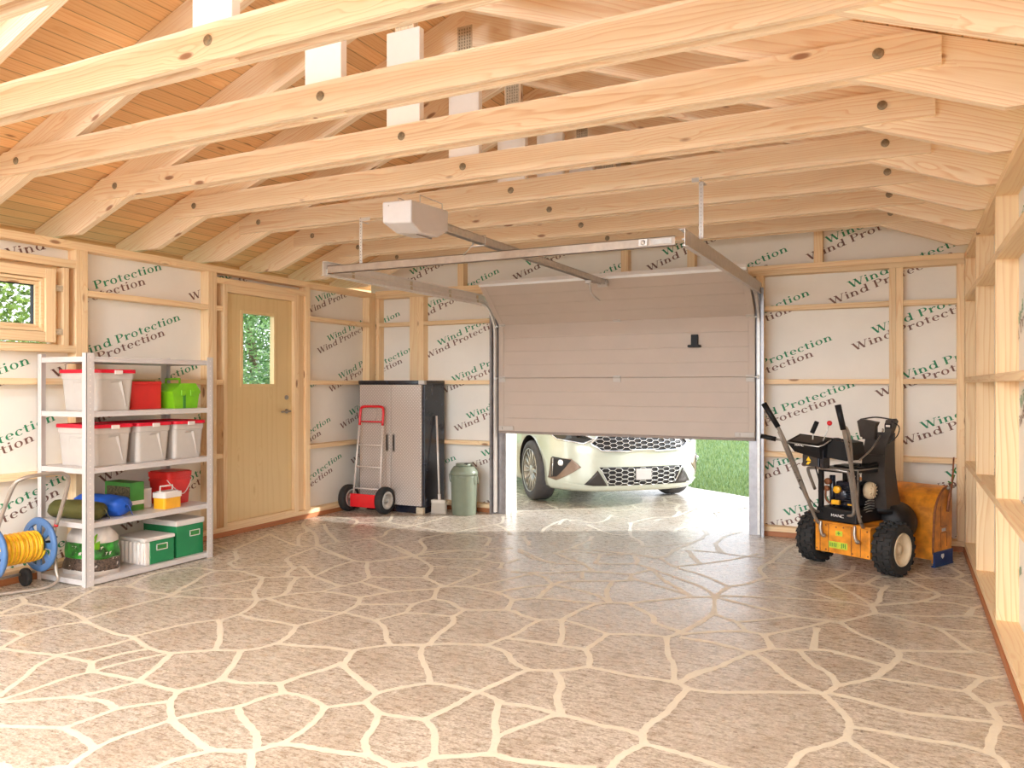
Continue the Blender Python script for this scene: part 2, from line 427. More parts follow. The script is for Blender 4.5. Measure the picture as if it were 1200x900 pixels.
# ------------------------------------------------------------------ printed lettering (serif capitals and minuscules drawn as outlines)
def glyph(ch):
    """list of polygons and the advance, in cap heights"""
    P = []
    def q(*p): P.append(list(p))
    def stem(x, y0, y1, w=.2, foot=True, head=0):
        q((x, y0), (x + w, y0), (x + w, y1), (x, y1))
        if foot: q((x - .1, 0), (x + w + .1, 0), (x + w + .1, .05), (x - .1, .05))
        if head: q((x - .12, y1 - .09), (x, y1 - .03), (x, y1), (x - .12, y1 - .04))
    def arc(cx, cy, rx, ry, ts, tt, a0, a1, n=16):
        o = []; i_ = []
        for k in range(n + 1):
            a = radians(a0 + (a1 - a0) * k / n)
            o.append((cx + rx * cos(a), cy + ry * sin(a))); i_.append((cx + (rx - ts) * cos(a), cy + (ry - tt) * sin(a)))
        for k in range(n): q(o[k], o[k + 1], i_[k + 1], i_[k])
    def diag(x0, y0, x1, y1, w): q((x0, y0), (x0 + w, y0), (x1 + w, y1), (x1, y1))
    xh = .66
    if ch == 'W':
        diag(.08, 1, .46, 0, .22); diag(.52, 0, .84, .98, .07); diag(.7, 1, 1.08, 0, .22); diag(1.14, 0, 1.5, 1, .07)
        for x in (0, .62, 1.36): q((x, .95), (x + .34, .95), (x + .34, 1), (x, 1))
        return P, 1.72
    if ch == 'i':
        stem(.12, 0, xh, head=1); arc(.22, .88, .12, .1, .12, .1, 0, 360, 10); return P, .5
    if ch == 'n':
        stem(.12, 0, xh, head=1); arc(.5, xh - .3, .3, .3, .17, .07, 0, 160); stem(.62, 0, xh - .28, .19); return P, 1.02
    if ch == 'd':
        arc(.45, .33, .37, .345, .19, .055, 20, 340, 22); stem(.68, 0, 1.02, .19, False, 1); q((.68, 0), (1., 0), (1., .05), (.68, .05)); return P, 1.06
    if ch == 'P':
        stem(.14, 0, 1, .21); q((.0, .95), (.5, .95), (.5, 1), (0, 1)); arc(.5, .73, .42, .27, .2, .05, -90, 90); q((.3, .46), (.5, .46), (.5, .51), (.3, .51)); return P, 1.0
    if ch == 'r':
        stem(.12, 0, xh, head=1); arc(.56, xh - .24, .26, .24, .12, .09, 55, 170, 8); arc(.66, xh - .1, .1, .08, .1, .08, 0, 360, 8); return P, .76
    if ch == 'o':
        arc(.45, .33, .38, .35, .19, .05, 0, 360, 26); return P, .94
    if ch == 't':
        stem(.18, .1, .86, .19, False); q((.02, xh - .06), (.58, xh - .06), (.58, xh), (.02, xh)); arc(.42, .14, .24, .14, .16, .05, 180, 300, 8); return P, .66
    if ch == 'e':
        arc(.44, .33, .37, .345, .19, .05, 0, 315, 22); q((.16, .32), (.8, .32), (.8, .37), (.16, .37)); return P, .88
    if ch == 'c':
        arc(.44, .33, .37, .345, .19, .05, 45, 315, 20); arc(.66, .52, .1, .08, .1, .08, 0, 360, 8); return P, .84
    return P, .46
def wall_text(mb, txt, org, u, w, nrm, cap, mi, ang=21., sx=1.06):
    """print along direction u (horizontal) tilted upward by ang on a wall"""
    o, u, w, nrm = Vector(org), Vector(u), Vector(w), Vector(nrm)
    a = radians(ang); U = u * cos(a) + w * sin(a); W = -u * sin(a) + w * cos(a); x = 0.
    for ch in txt:
        P, adv = glyph(ch)
        for p in P:
            vs = [o + U * ((px + x) * cap * sx) + W * (py * cap) + nrm for px, py in p]
            mb.add(vs, [tuple(range(len(vs)))], mi)
        x += adv
CAP, SXT = .066, 1.25
def print_rows(mb, mapf, u, w, nrm, s0, z0, srange, zrange, keep=None):
    for i in range(-8, 9):
        for j in range(-12, 12):
            s, z = s0 + 1.517 * i + .192 * j, z0 - .419 * j
            if not (srange[0] < s < srange[1] and zrange[0] < z < zrange[1]): continue
            if keep and not keep(s, z): continue
            wall_text(mb, 'Wind Protection', mapf(s, z), u, w, nrm, CAP, 1, 21., SXT)
            s2, z2 = s - .16, z - .145
            if (not keep or keep(s2, z2)) and srange[0] < s2: wall_text(mb, 'Wind Protection', mapf(s2, z2), u, w, nrm, CAP, 2, 21., SXT)

# ------------------------------------------------------------------ floor, drive, lawn
fl = MB().add([(-6.3, Y0, 0), (1.2, Y0, 0), (1.2, 8.3, 0), (-6.3, 8.3, 0)], [(0, 1, 2, 3)])
fl.box((-6.3, Y0, -.12), (1.2, 8.3, -.005))
floor = fl.build('floor', 'floor', loc=(0, 0, 0))
tag(floor, 'beige irregular flagstone garage floor with cream joints', 'floor', kind='structure')
TR = [
 ((0,640),5,[[(0,330),(125,300),(300,265),(450,240),(580,240),(750,232),(840,185),(950,150),(1075,130),(1170,130),(1270,145)],[(130,305),(140,335),(0,395)],
  [(140,335),(230,350),(340,368),(430,395),(500,430)],[(500,430),(485,445),(350,465),(250,490),(140,525),(70,562),(0,600)],[(0,410),(170,395),(340,368)],[(580,245),(470,295),(340,368)],
  [(755,235),(870,265),(1005,285)],[(500,430),(700,370),(850,330),(1005,290),(1060,250),(1130,215),(1200,170),(1270,145)],[(490,440),(640,500),(700,520),(780,535),(860,590),(930,615),(1010,628)],
  [(780,530),(950,490),(1100,455),(1280,432)],[(1010,628),(1260,610),(1410,612),(1520,598),(1620,570)],[(0,495),(90,505),(140,525)],[(0,600),(150,620),(330,640),(430,660),(540,680)],
  [(330,640),(600,590),(780,545)],[(330,645),(220,700),(170,745),(150,765),(60,830),(0,880)],[(540,680),(700,635),(850,605)],[(540,680),(530,735)],[(0,905),(200,840),(400,770),(540,735),(700,690),(970,630)],
  [(540,735),(700,765),(815,790),(930,825),(1040,850)],[(1005,630),(930,700),(880,740),(815,790)],[(815,795),(600,850),(440,880),(200,900),(0,917)],[(1040,850),(1150,825),(1300,785)]]),
 ((0,780),5,[[(430,185),(520,197),(610,210),(650,230),(680,260)],[(0,355),(180,360),(370,362),(460,335),(560,300),(680,258),(800,235),(1000,210)],[(1045,155),(1005,205),(1000,250),(1010,315)],
  [(370,365),(480,420),(560,485)],[(560,485),(470,545),(410,595),(380,640)],[(410,592),(300,600),(200,640)],[(560,482),(700,420),(850,370),(1010,318)],[(1010,325),(1100,400),(1190,470),(1240,495)],[(910,600),(1050,545),(1240,500)],[(0,575),(50,600),(90,650)]]),
 ((200,780),5,[[(10,315),(200,275),(400,240),(540,190),(660,160)],[(300,75),(400,100),(520,102),(640,105)],[(640,105),(660,160)],[(660,160),(740,170),(820,195),(870,220),(905,245)],[(395,240),(410,290),(460,350),(500,400),(508,440),(505,490)],[(475,500),(472,600),(472,680)],
  [(230,492),(360,500),(480,500),(560,480),(640,460),(760,470),(850,485),(1000,510),(1150,525)],[(905,245),(860,310),(780,380),(660,455)],[(905,245),(1030,230),(1140,212),(1210,160)]]),
 ((400,780),5,[[(10,0),(100,80),(150,125),(210,160)],[(210,160),(370,125),(520,105),(650,120),(800,155),(870,180),(930,210)],[(140,215),(220,280)],[(220,280),(190,360),(140,430),(145,480),(160,525)],[(160,520),(240,560),(300,590),(380,640)],
  [(220,280),(350,300),(490,318)],[(490,315),(650,240),(720,200),(800,155)],[(490,318),(530,360),(548,400),(545,540)],[(300,585),(400,580),(470,570),(545,540),(700,530),(880,520),(1000,550),(1200,575),(1480,605)],[(470,575),(520,650)],[(800,155),(950,90),(1030,50),(1100,25)],
  [(925,210),(900,320),(908,420),(880,520)],[(930,218),(1100,240),(1200,265),(1280,290)],[(905,420),(1010,375),(1100,345),(1250,290)]]),
 ((600,780),5,[[(100,25),(250,30),(350,22),(440,10),(560,30),(700,60),(850,80),(970,100)],[(250,30),(290,105),(265,180),(275,240),(295,290)],[(285,290),(400,315),(520,350),(640,370),(760,405)],[(1030,135),(960,210),(900,280),(830,325),(780,370),(765,410),(775,460)],
  [(775,460),(700,495),(640,530),(600,570),(570,620)],[(780,460),(900,490),(1000,520),(1100,550),(1200,585),(1320,620)],[(965,100),(1040,135),(1140,150),(1250,157),(1500,155),(1780,160),(1820,165)]]),
 ((800,780),5,[[(-35,98),(10,80),(60,45),(150,20),(240,0)],[(530,0),(600,60),(720,130),(820,165)],[(820,165),(860,200),(920,260),(970,320),(975,370),(955,430)],[(955,430),(830,470),(700,510),(650,570),(610,620)],[(820,165),(860,150),(910,118),(1010,98),(1130,70)],[(860,160),(1030,200),(1300,270),(1500,295),(1840,335)]]),
 ((960,780),5,[[(190,360),(330,380),(480,410),(640,440),(800,460),(900,485),(990,515),(1060,550),(1110,620)],[(160,430),(230,480),(300,520),(380,565),(480,620)],[(330,70),(480,95),(600,110),(730,135),(860,155),(920,195),(980,230),(1030,290),(1060,340)],[(1050,335),(1010,420),(990,515)],[(860,150),(905,115),(960,80),(1110,62)],[(960,80),(800,40),(600,0)],[(1000,235),(1080,220),(1170,222)],[(1060,340),(1200,365)]]),
 ((200,640),5,[[(270,145),(390,145),(460,160),(540,185)],[(540,185),(520,230),(490,265),(495,290),(510,315)],[(510,315),(470,360),(400,400),(290,435)],[(288,435),(290,540),(260,610)],[(20,275),(200,240),(400,210),(540,185)],[(20,295),(300,308),(490,310)],
  [(510,315),(570,305),(650,288),(690,260),(705,225),(740,185)],[(650,290),(770,275),(880,265),(1000,235),(1110,210),(1170,182)],[(1165,182),(1150,130),(1155,90)],[(570,308),(700,350),(850,375),(1010,390),(1100,410),(1200,435)],[(400,402),(500,428),(600,440),(740,467)],[(1010,390),(870,435),(740,467)],[(740,467),(700,520),(630,570)],
  [(630,572),(760,585),(900,592),(1000,605),(1070,618)],[(1110,210),(1240,250),(1300,266)],[(880,265),(1000,280),(1110,302)],[(1112,302),(1090,345),(1010,390)],[(1110,302),(1200,285),(1300,268),(1560,250)],[(540,185),(670,178),(690,155),(725,130)],[(390,125),(560,122),(820,122)],[(375,30),(388,75),(345,100),(385,128)],
  [(840,10),(690,68),(695,100),(725,130)],[(840,10),(960,50),(1070,85),(1150,92)],[(1070,88),(950,125),(830,177),(670,180)],[(840,180),(900,200),(985,232)],[(412,615),(370,690),(300,780)],[(1005,682),(900,725),(800,750),(650,805)],[(1065,618),(1025,680),(1010,700),(1100,775),(1210,860)],[(1065,618),(1100,605),(1200,590),(1285,580)]]),
 ((400,640),5,[[(285,580),(490,578),(640,572),(850,580)],[(850,580),(960,620),(1000,670),(1050,705),(1105,725)],[(200,435),(255,480),(265,540),(290,580)],[(200,435),(370,390),(400,360),(440,335),(540,308)],[(110,342),(260,342),(430,340)],[(370,392),(520,398),(650,410),(725,372)],[(540,308),(640,330),(725,372),(970,375),(1060,405),(1160,435)],
  [(652,410),(658,440),(640,465),(570,515),(520,572)],[(480,580),(465,630),(480,680),(510,740),(520,802)],[(540,308),(565,250),(600,237)],[(600,237),(490,185)],[(490,185),(530,130),(500,100),(430,60)],[(0,65),(90,88),(150,92),(300,82),(430,58)],[(430,55),(380,30),(320,0)],[(170,182),(330,183),(490,185)],[(600,237),(690,205),(810,148),(740,128),(530,118)],[(600,237),(740,240),(910,272),(1010,315)],[(1005,315),(970,375)],
  [(430,60),(500,35),(620,28),(760,25),(870,42)],[(430,68),(790,75),(870,45)],[(790,75),(940,100),(1040,78)],[(945,98),(930,130)],[(740,240),(900,210),(1100,165)],[(910,270),(1080,240),(1240,225)],[(1010,315),(1150,300),(1190,265),(1240,225)],[(1160,435),(1090,470),(1050,500),(970,535),(850,580)],[(970,540),(1100,555),(1250,578),(1430,605)]]),
 ((600,640),5,[[(160,432),(290,432),(430,470),(560,515)],[(560,515),(500,560),(430,607)],[(290,432),(295,520),(275,580)],[(430,607),(455,650),(450,708)],[(290,432),(400,375),(520,335),(680,335)],[(680,335),(820,410),(840,450),(990,502)],[(150,305),(300,318),(520,338)],[(560,515),(740,518),(910,530),(990,502)],[(990,502),(1080,460),(1180,395)],[(1183,395),(1187,295)],
  [(905,530),(915,640),(945,690),(950,795)],[(590,205),(560,250),(555,280),(570,325)],[(240,225),(380,255),(500,290),(570,328)],[(100,155),(190,185),(240,225)],[(680,335),(900,312),(1050,298),(1190,298)],[(0,152),(250,158),(430,150),(700,165)],[(40,30),(130,75),(250,100),(430,105)],[(250,40),(330,75),(410,100),(465,140)],[(465,140),(412,155),(415,190)],
  [(465,145),(600,158),(700,165),(820,135)],[(700,165),(690,192)],[(240,225),(330,205),(590,205),(700,200)],[(520,45),(492,100)],[(250,40),(380,32),(520,45),(710,50),(870,70),(950,20)],[(710,50),(720,100),(490,102)],[(720,100),(820,135)],[(820,135),(890,200),(970,245),(1050,295)],[(820,135),(950,180),(1100,235),(1190,292)],[(870,70),(950,120),(1100,165),(1200,205),(1270,240)],[(700,190),(900,245),(1050,292)],[(1030,25),(1060,70),(1100,105)],[(950,120),(1100,105),(1280,80),(1440,45)]]),
 ((800,640),5,[[(185,295),(270,240),(370,222),(490,185)],[(490,185),(450,135),(520,90),(560,60),(610,15),(660,-10)],[(490,185),(640,190),(840,200),(980,150),(1000,115)],[(520,95),(750,120),(980,148),(1200,182)],[(490,205),(700,255),(920,325)],[(200,290),(500,300),(920,325),(1110,355)],[(200,300),(400,350),(650,410),(880,440)],[(190,400),(310,445),(370,497)],[(310,445),(480,430),(650,410)],
  [(-10,515),(200,500),(370,500),(480,520)],[(480,520),(700,480),(870,440),(940,440),(1130,392)],[(475,520),(525,602)],[(-10,535),(200,570),(400,625)],[(400,625),(520,602),(680,610),(840,610),(1000,650),(1200,702)],[(400,625),(300,665),(200,710),(60,760),(-20,800)],[(415,625),(530,700),(600,760),(720,825),(820,868)],[(785,480),(765,605)],[(680,610),(760,690),(860,750),(910,818)],[(840,200),(920,245),(1000,280),(1110,350)],
  [(1130,392),(1112,350),(1150,320),(1160,270),(1200,232)],[(860,210),(1080,222)],[(1130,772),(1200,705)],[(190,-10),(240,40)]]),
 ((980,640),5.4545,[[(400,210),(600,205),(755,207),(890,268)],[(755,207),(805,182),(720,130)],[(805,182),(865,185)],[(250,378),(400,368),(530,355),(655,312),(560,265),(450,215)],[(655,312),(780,322),(925,336)],[(560,355),(750,365),(870,392),(938,380)],[(250,430),(400,440),(640,450),(840,445),(970,462)],[(880,390),(840,445)],[(270,430),(450,475),(640,525),(740,585),(850,660),(960,690),(1065,717)],[(640,525),(800,540),(995,552)],
  [(25,490),(130,555),(260,610),(385,668)],[(385,665),(400,710),(330,780),(250,835)],[(390,667),(860,677)],[(405,722),(600,775),(780,810),(950,842)],[(0,685),(160,720),(320,775)],[(340,285),(600,298)],[(500,172),(600,205)],[(190,240),(290,270)],[(190,240),(270,195)]]),
 ((240,590),3.333,[[(0,160),(50,165),(90,180)],[(110,182),(250,122)],[(250,120),(360,165),(440,165)],[(365,165),(370,125),(400,110),(385,90)],[(440,165),(430,120),(385,85),(400,62)],[(465,80),(480,110),(520,150)],[(440,165),(650,135),(700,125),(720,105),(810,88),(850,95),(960,115)],[(440,165),(560,215),(640,228),(820,203)],[(470,50),(590,65),(575,92)],[(600,75),(710,72),(735,42)],[(710,72),(810,86),(950,50)],
  [(650,135),(750,180),(820,203),(862,175),(845,140),(960,115)],[(820,203),(1050,180),(1200,175)],[(960,115),(1100,88),(1160,75),(1165,52)],[(960,118),(1105,132),(1100,165)],[(380,245),(430,290)]]),
 ((580,570),3.333,[[(0,148),(40,165),(60,188)],[(110,195),(135,230)],[(95,245),(180,285),(240,300)],[(230,262),(300,240),(370,210)],[(370,212),(380,195)],[(300,240),(540,265),(650,275),(710,245),(780,215)],[(530,145),(530,190),(570,215),(600,235),(780,215),(830,182)],[(360,150),(450,185),(530,190)],[(860,225),(890,260),(1060,280)],[(755,250),(800,300)],[(890,260),(780,250)],[(830,190),(800,160),(720,165),(700,180)],
  [(80,97),(240,90),(200,70)],[(390,68),(385,90),(450,108),(510,80),(620,50),(700,30)],[(180,182),(205,158),(280,130),(380,142),(430,133),(455,112)],[(455,100),(620,92),(790,70),(795,50)],[(520,145),(620,122),(700,118),(790,82)],[(620,135),(650,128)],[(860,100),(880,125)],[(700,118),(720,100)],[(250,150),(270,128),(300,135)],[(860,225),(900,195),(960,178)],[(880,125),(960,140)],[(860,100),(990,80)],[(800,160),(880,125)],[(240,90),(385,90)]]),
]
def un(px, py):                                   # where a measured joint corner lies on the floor
    t, f, H = .4662, 912.6, 451.4
    a, b = (px - 600) / f, (H - py) / f; k = -1.4 / b
    return Vector(((-sin(t) + a * cos(t)) * k, (cos(t) + a * sin(t)) * k, 0))
jm = MB(); rj = random.Random(3)
for (ox, oy), sc_, lines in TR:
    for ln in lines:
        P = [un(ox + u / sc_, oy + v / sc_) for u, v in ln]
        if min(p.y for p in P) < 1 or max(p.y for p in P) > 9.4: continue
        Q = catmull(P, 5) if len(P) > 2 else [P[0].lerp(P[1], i / 4) for i in range(5)]
        w0 = rj.uniform(.0145, .0185); vs = []
        for i, p in enumerate(Q):
            d = (Q[min(i + 1, len(Q) - 1)] - Q[max(i - 1, 0)]).normalized(); nn = Vector((-d.y, d.x, 0))
            w = w0 * (1 + .16 * sin(i * 1.7 + w0 * 900)) * (1.35 if i in (0, len(Q) - 1) else 1)
            if i == 0: p = p - d * .008
            if i == len(Q) - 1: p = p + d * .008
            vs += [p + nn * w, p - nn * w]
        jm.add([(v.x, v.y, .0012 + rj.random() * .0002) for v in vs], [(2 * i, 2 * i + 1, 2 * i + 3, 2 * i + 2) for i in range(len(Q) - 1)])
jo = jm.build('floor_joints', 'grout', loc=(0, 0, 0), recalc=False)
for p in jo.data.polygons: pass
jo.parent = floor
jo.matrix_parent_inverse = Matrix.Identity(4)

dm = MB()
edge = [(1.9, 8.3), (1.2, 8.5), (.2, 8.9), (-.7, 9.4), (-1.5, 9.9), (-2.1, 10.34), (-2.6, 10.66), (-3.2, 11.6), (-3.6, 13.5), (-4.4, 16), (-8., 18.), (-8.5, 12.), (-8.2, 8.3)]
dm.add([(x, y, -.004) for x, y in edge], [tuple(range(len(edge)))])
drv = dm.build('ground', 'drive', loc=(0, 0, 0), recalc=False)
tag(drv, 'sunlit flagstone driveway under the parked car', 'driveway', kind='structure')
MB().add([(-9, -14, -.003), (4, -14, -.003), (4, Y0, -.003), (-9, Y0, -.003)], [(0, 1, 2, 3)]).build('ground', 'drive', loc=(0, 0, 0), recalc=False)  # unseen paving added to keep the lawn's green bounce out
tag(COL.objects['ground.001'], 'added unseen flagstone yard before the open end of the garage', 'driveway', kind='structure')
lw = MB().add([(-60, -40, -.03), (60, -40, -.03), (60, 80, -.03), (-60, 80, -.03)], [(0, 1, 2, 3)])
lawn = lw.build('lawn', 'lawn', loc=(0, 0, 0)); tag(lawn, 'green lawn beyond the flagstone driveway', 'lawn', kind='structure')
gb = MB(); rg_ = random.Random(11)
def on_drive(x, y):
    c = False; n = len(edge)
    for i in range(n):
        x1, y1 = edge[i]; x2, y2 = edge[(i + 1) % n]
        if (y1 > y) != (y2 > y) and x < (x2 - x1) * (y - y1) / (y2 - y1) + x1: c = not c
    return c
cnt = 0
while cnt < 26000:
    y = 8.6 + 13 * rg_.random() ** 1.5; x = rg_.uniform(-3.4 - (y - 10) * .62, .2 - (y - 9) * .2)
    if y > 12.5 and rg_.random() < .3: x = rg_.uniform(-12, -4.6)
    if on_drive(x, y) or y < 8.4 or (x < -6.2 and y > 16.3): continue
    h = rg_.uniform(.03, .065) * (1 + .04 * (y - 9)); a = rg_.uniform(0, pi); w = .004 + .0005 * (y - 9); lx, ly = rg_.uniform(-.02, .02), rg_.uniform(-.02, .02)
    gb.add([(x - w * cos(a), y - w * sin(a), -.03), (x + w * cos(a), y + w * sin(a), -.03), (x + lx, y + ly, -.03 + h)], [(0, 1, 2)]); cnt += 1
tag(gb.build('grass', 'blade', loc=(0, 0, 0), recalc=False), 'short grass blades covering the lawn beside the driveway', 'grass', kind='stuff')

# ------------------------------------------------------------------ walls
def struct(name, label, cat='wall'):
    return thing(name, label, cat, kind='structure')
# left wall
wl = struct('wall_left', 'left stud wall lined with printed white wind membrane')
XW = XL - DP
m = MB()
def quadx(mb, X, y0, y1, z0, z1, th=-.02): mb.box((X + th, y0, z0), (X, y1, z1))
DY0, DY1 = 5.24, 6.20                            # side door opening
WY0, WY1 = 2.56, 3.64                            # window opening
for a, b, c, d in ((Y0, WY0, 0, 2.47), (WY0, WY1, 0, 1.69), (WY0, WY1, 2.26, 2.47), (WY1, DY0, 0, 2.47), (DY0, DY1, 2.30, 2.47), (DY1, YB + DP, 0, 2.47)):
    quadx(m, XW, a, b, c, d)
print_rows(m, lambda s, z: (XW + .0015, s, z), (0, 1, 0), (0, 0, 1), (0, 0, 0), 6.61, 2.300, (Y0, 7.55), (-.1, 2.6),
           lambda s, z: s > 4.7)
print_rows(m, lambda s, z: (XW + .0015, s, z), (0, 1, 0), (0, 0, 1), (0, 0, 0), 6.49, 2.435, (Y0, 7.55), (-.1, 2.7),
           lambda s, z: s <= 4.7)
mo = m.build('wind_membrane', ['membrane', 'green_ink', 'brown_ink'], wl, recalc=False)
bmo = bmesh.new(); bmo.from_mesh(mo.data)
# the print stops at the openings
kill = [f for f in bmo.faces if f.material_index and ((DY0 < f.calc_center_median().y < DY1 and f.calc_center_median().z < 2.3) or (WY0 < f.calc_center_median().y < WY1 and 1.69 < f.calc_center_median().z < 2.26) or f.calc_center_median().y > YB + DP or f.calc_center_median().z < .02 or f.calc_center_median().z > 2.45)]
bmesh.ops.delete(bmo, geom=kill, context='FACES'); bmo.to_mesh(mo.data); bmo.free()
def stud_y(par, y0, y1, z0=.09, z1=2.43, x0=XW, x1=XL): return bd('stud', (x0, y0, z0), (x1, y1, z1), 'z', par)
for y in (3.79, 5.05, 1.28 + 1.255, 1.28, .03, -1.22, -2.5):
    stud_y(wl, y, y + .048); stud_y(wl, y + .049, y + .097)
stud_y(wl, 6.335, 6.40); stud_y(wl, 7.42, 7.47); stud_y(wl, 7.471, 7.54)
stud_y(wl, 3.69, 3.735, 1.70, 2.28)
bd('sill_plate', (XW, Y0, 0), (XL + .012, YB, .045), 'y', wl, 'sill')
bd('bottom_plate', (XW, Y0, .045), (XL + .004, YB, .09), 'y', wl)
bd('top_plate', (XW, Y0, 2.43), (XL + .004, YB, ZP), 'y', wl)
for a, b in ((Y0, -1.22), (-1.12, .03), (.13, 1.28), (1.38, 2.535), (2.635, 3.79), (3.89, 5.05), (5.15, 5.22), (6.40, 7.42)):
    for z in (.725, 1.405, 2.085):
        if b < 3.8 and a > 2.5 and z > 2: continue
        bd('rail', (XW, a, z), (XL, b, z + .045), 'y', wl)
bd('window_header', (XW, 2.635, 2.285), (XL, 3.79, 2.345), 'y', wl)
bd('window_sill_board', (XW, 2.635, 1.645), (XL, 3.79, 1.70), 'y', wl)
bd('door_header', (XW, 5.15, 2.335), (XL + .002, 6.335, 2.39), 'y', wl)
bd('eave_board', (-6.06, Y0, 2.36), (-6.03, 8.1, zt(-6.03) - .005), 'y', wl, 'deck')

# window in the left wall
w1 = struct('window_1', 'small timber casement window in the left wall with shrubs outside', 'window')
xw = XL + .012
def frame_yz(mb, y0, y1, z0, z1, t, x0, x1):
    mb.box((x0, y0, z0), (x1, y0 + t, z1), ch=.002); mb.box((x0, y1 - t, z0), (x1, y1, z1), ch=.002)
    mb.box((x0, y0 + t, z0), (x1, y1 - t, z0 + t), ch=.002); mb.box((x0, y0 + t, z1 - t), (x1, y1 - t, z1), ch=.002)
oy0, oy1 = 2.66, 3.625
b1 = MB().box((XL - .07, oy0, 2.155 + .03), (xw, oy1 - .075, 2.155 + .1), ch=.002).build('window_frame', 'frame_wood', w1, frame='y')
MB().box((XL - .07, oy0, 1.72), (xw, oy1 - .075, 1.79), ch=.002).build('window_frame', 'frame_wood', w1, frame='y')
for a, b in ((oy1 - .075, oy1), (oy0, oy0 + .075)): MB().box((XL - .07, a, 1.715), (xw + .002, b, 2.257), ch=.002).build('window_frame', 'frame_wood', w1, frame='z')
bk = MB(); frame_yz(bk, 2.60, 3.69, 1.66, 2.31, .05, XL - .09, XL - .072); bk.build('frame_backing', 'frame_wood', w1, frame='y')
f2 = MB(); frame_yz(f2, oy0 + .08, oy1 - .08, 1.795, 2.18, .022, XL - .08, XL - .008); f2.build('window_sash', 'frame_wood', w1, frame='y')
f3 = MB(); frame_yz(f3, oy0 + .103, oy1 - .103, 1.818, 2.157, .026, XL - .08, XL - .028); f3.build('glazing_bead', 'frame_wood', w1, frame='y')
f4 = MB(); frame_yz(f4, oy0 + .128, oy1 - .128, 1.842, 2.132, .006, XL - .082, XL - .045); f4.build('gasket', 'black', w1)
MB().box((XL - .066, oy0 + .125, 1.84), (XL - .06, oy1 - .125, 2.135)).build('window_pane', 'glass', w1)
for z in (2.10, 1.775):
    MB().box((XL - .03, oy1 - .002, z), (XL - .002, 3.692, z + .045), ch=.003).box((XL - .002, oy1 + .01, z + .012), (XL + .004, 3.685, z + .03), ch=.002).build('hinge', 'galv2', w1)

# side door
d1 = struct('door_1', 'pale birch side door with a narrow window pane', 'door')
for a, b, c, d, g_ in ((5.222, 5.268, .09, 2.335, 'z'), (6.155, 6.225, .09, 2.335, 'z'), (5.268, 6.155, 2.265, 2.335, 'y'), (5.268, 6.155, .088, .118, 'y')):
    MB().box((XW, a, c), (XL + .006, b, d), ch=.003).build('door_frame', 'frame_wood', d1, frame=g_)
MB().box((XW, 6.226, .09), (XL - .03, 6.334, 2.335), ch=.002).build('jamb_liner', 'frame_wood', d1, frame='z')
gy0, gy1, gz0, gz1 = 5.475, 5.905, 1.40, 2.10
lf = MB(); X0, X1 = XL - .075, XL - .03
for a, b, c, d in ((5.272, gy0, .12, 2.262), (gy1, 6.151, .12, 2.262), (gy0, gy1, .12, gz0), (gy0, gy1, gz1, 2.262)): lf.box((X0, a, c), (X1, b, d))
leaf = lf.build('door_leaf', 'ply', d1, frame='z')
tr = MB(); frame_yz(tr, gy0 - .018, gy1 + .018, gz0 - .018, gz1 + .018, .03, X0 - .004, X1 + .008); tr.build('glazing_trim', 'ply', d1, frame='z')
MB().box(((X0 + X1) / 2 - .004, gy0, gz0), ((X0 + X1) / 2 + .004, gy1, gz1)).build('door_pane', 'glass', d1)
h = MB().cyl((X1, 6.075, 1.135), (X1 + .012, 6.075, 1.135), .024, seg=18).tube([(X1 + .008, 6.075, 1.135), (X1 + .05, 6.075, 1.135), (X1 + .055, 6.06, 1.135), (X1 + .055, 5.95, 1.132)], .009, 8).build('handle', 'darksteel', d1)
MB().lathe([(0, 0), (.024, 0), (.024, .008), (.016, .014), (0, .014)], (X1, 6.075, 1.275), (1, 0, 0), 18).box((X1 + .014, 6.07, 1.262), (X1 + .026, 6.08, 1.288)).build('lock', 'darksteel', d1)

# back wall
wb = struct('wall_back', 'back stud wall with printed wind membrane around the garage opening')
YW = YB + DP; OX0, OX1, OZ = -3.86, -1.30, 2.32
m = MB()
for a, b, c, d in ((XW, OX0, 0, 2.49), (OX1, .57, 0, 2.49), (OX0, OX1, OZ, 2.49)): m.box((a, YW, c), (b, YW + .02, d))
m.prism([(XW - .04, 2.49), (.61, 2.49), (.61, zt(.61)), (XM, zt(XM)), (XW - .04, zt(XW - .04))], YW, YW + .02)
print_rows(m, lambda s, z: (s, YW - .0015, z), (1, 0, 0), (0, 0, 1), (0, 0, 0), -.436, 2.270, (-6.4, .56), (-.1, 3.5))
mo = m.build('wind_membrane', ['membrane', 'green_ink', 'brown_ink'], wb, recalc=False)
bmo = bmesh.new(); bmo.from_mesh(mo.data)
kill = [f for f in bmo.faces if f.material_index and (lambda c: (OX0 - .05 < c.x < OX1 + .05 and c.z < OZ) or c.x > .56 or c.x < XW or c.z > zt(c.x) - .03 or c.z < .02)(f.calc_center_median())]
bmesh.ops.delete(bmo, geom=kill, context='FACES'); bmo.to_mesh(mo.data); bmo.free()
def stud_x(x0, x1, z0=.09, z1=2.42): return bd('stud', (x0, YB, z0), (x1, YW, z1), 'z', wb)
stud_x(XL + .002, XL + .05); stud_x(-5.125, -5.03); stud_x(-5.029, -4.935); stud_x(-4.04, -3.99); stud_x(-3.985, -3.94)
stud_x(-1.235, -1.17); stud_x(-.115, -.062); stud_x(-.061, -.005); stud_x(.40, XR)
for x in (-4.48, -2.56, -1.885, -.73):
    bd('gable_stud', (x, YB, 2.51), (x + .075, YW, zt(x) - .02), 'z', wb)
for a, b in ((XL, OX0 - .022), (OX1 + .06, XR)):
    bd('sill_plate', (a, YB - .012, 0), (b, YW, .045), 'x', wb, 'sill')
    bd('bottom_plate', (a, YB - .004, .045), (b, YW, .09), 'x', wb)
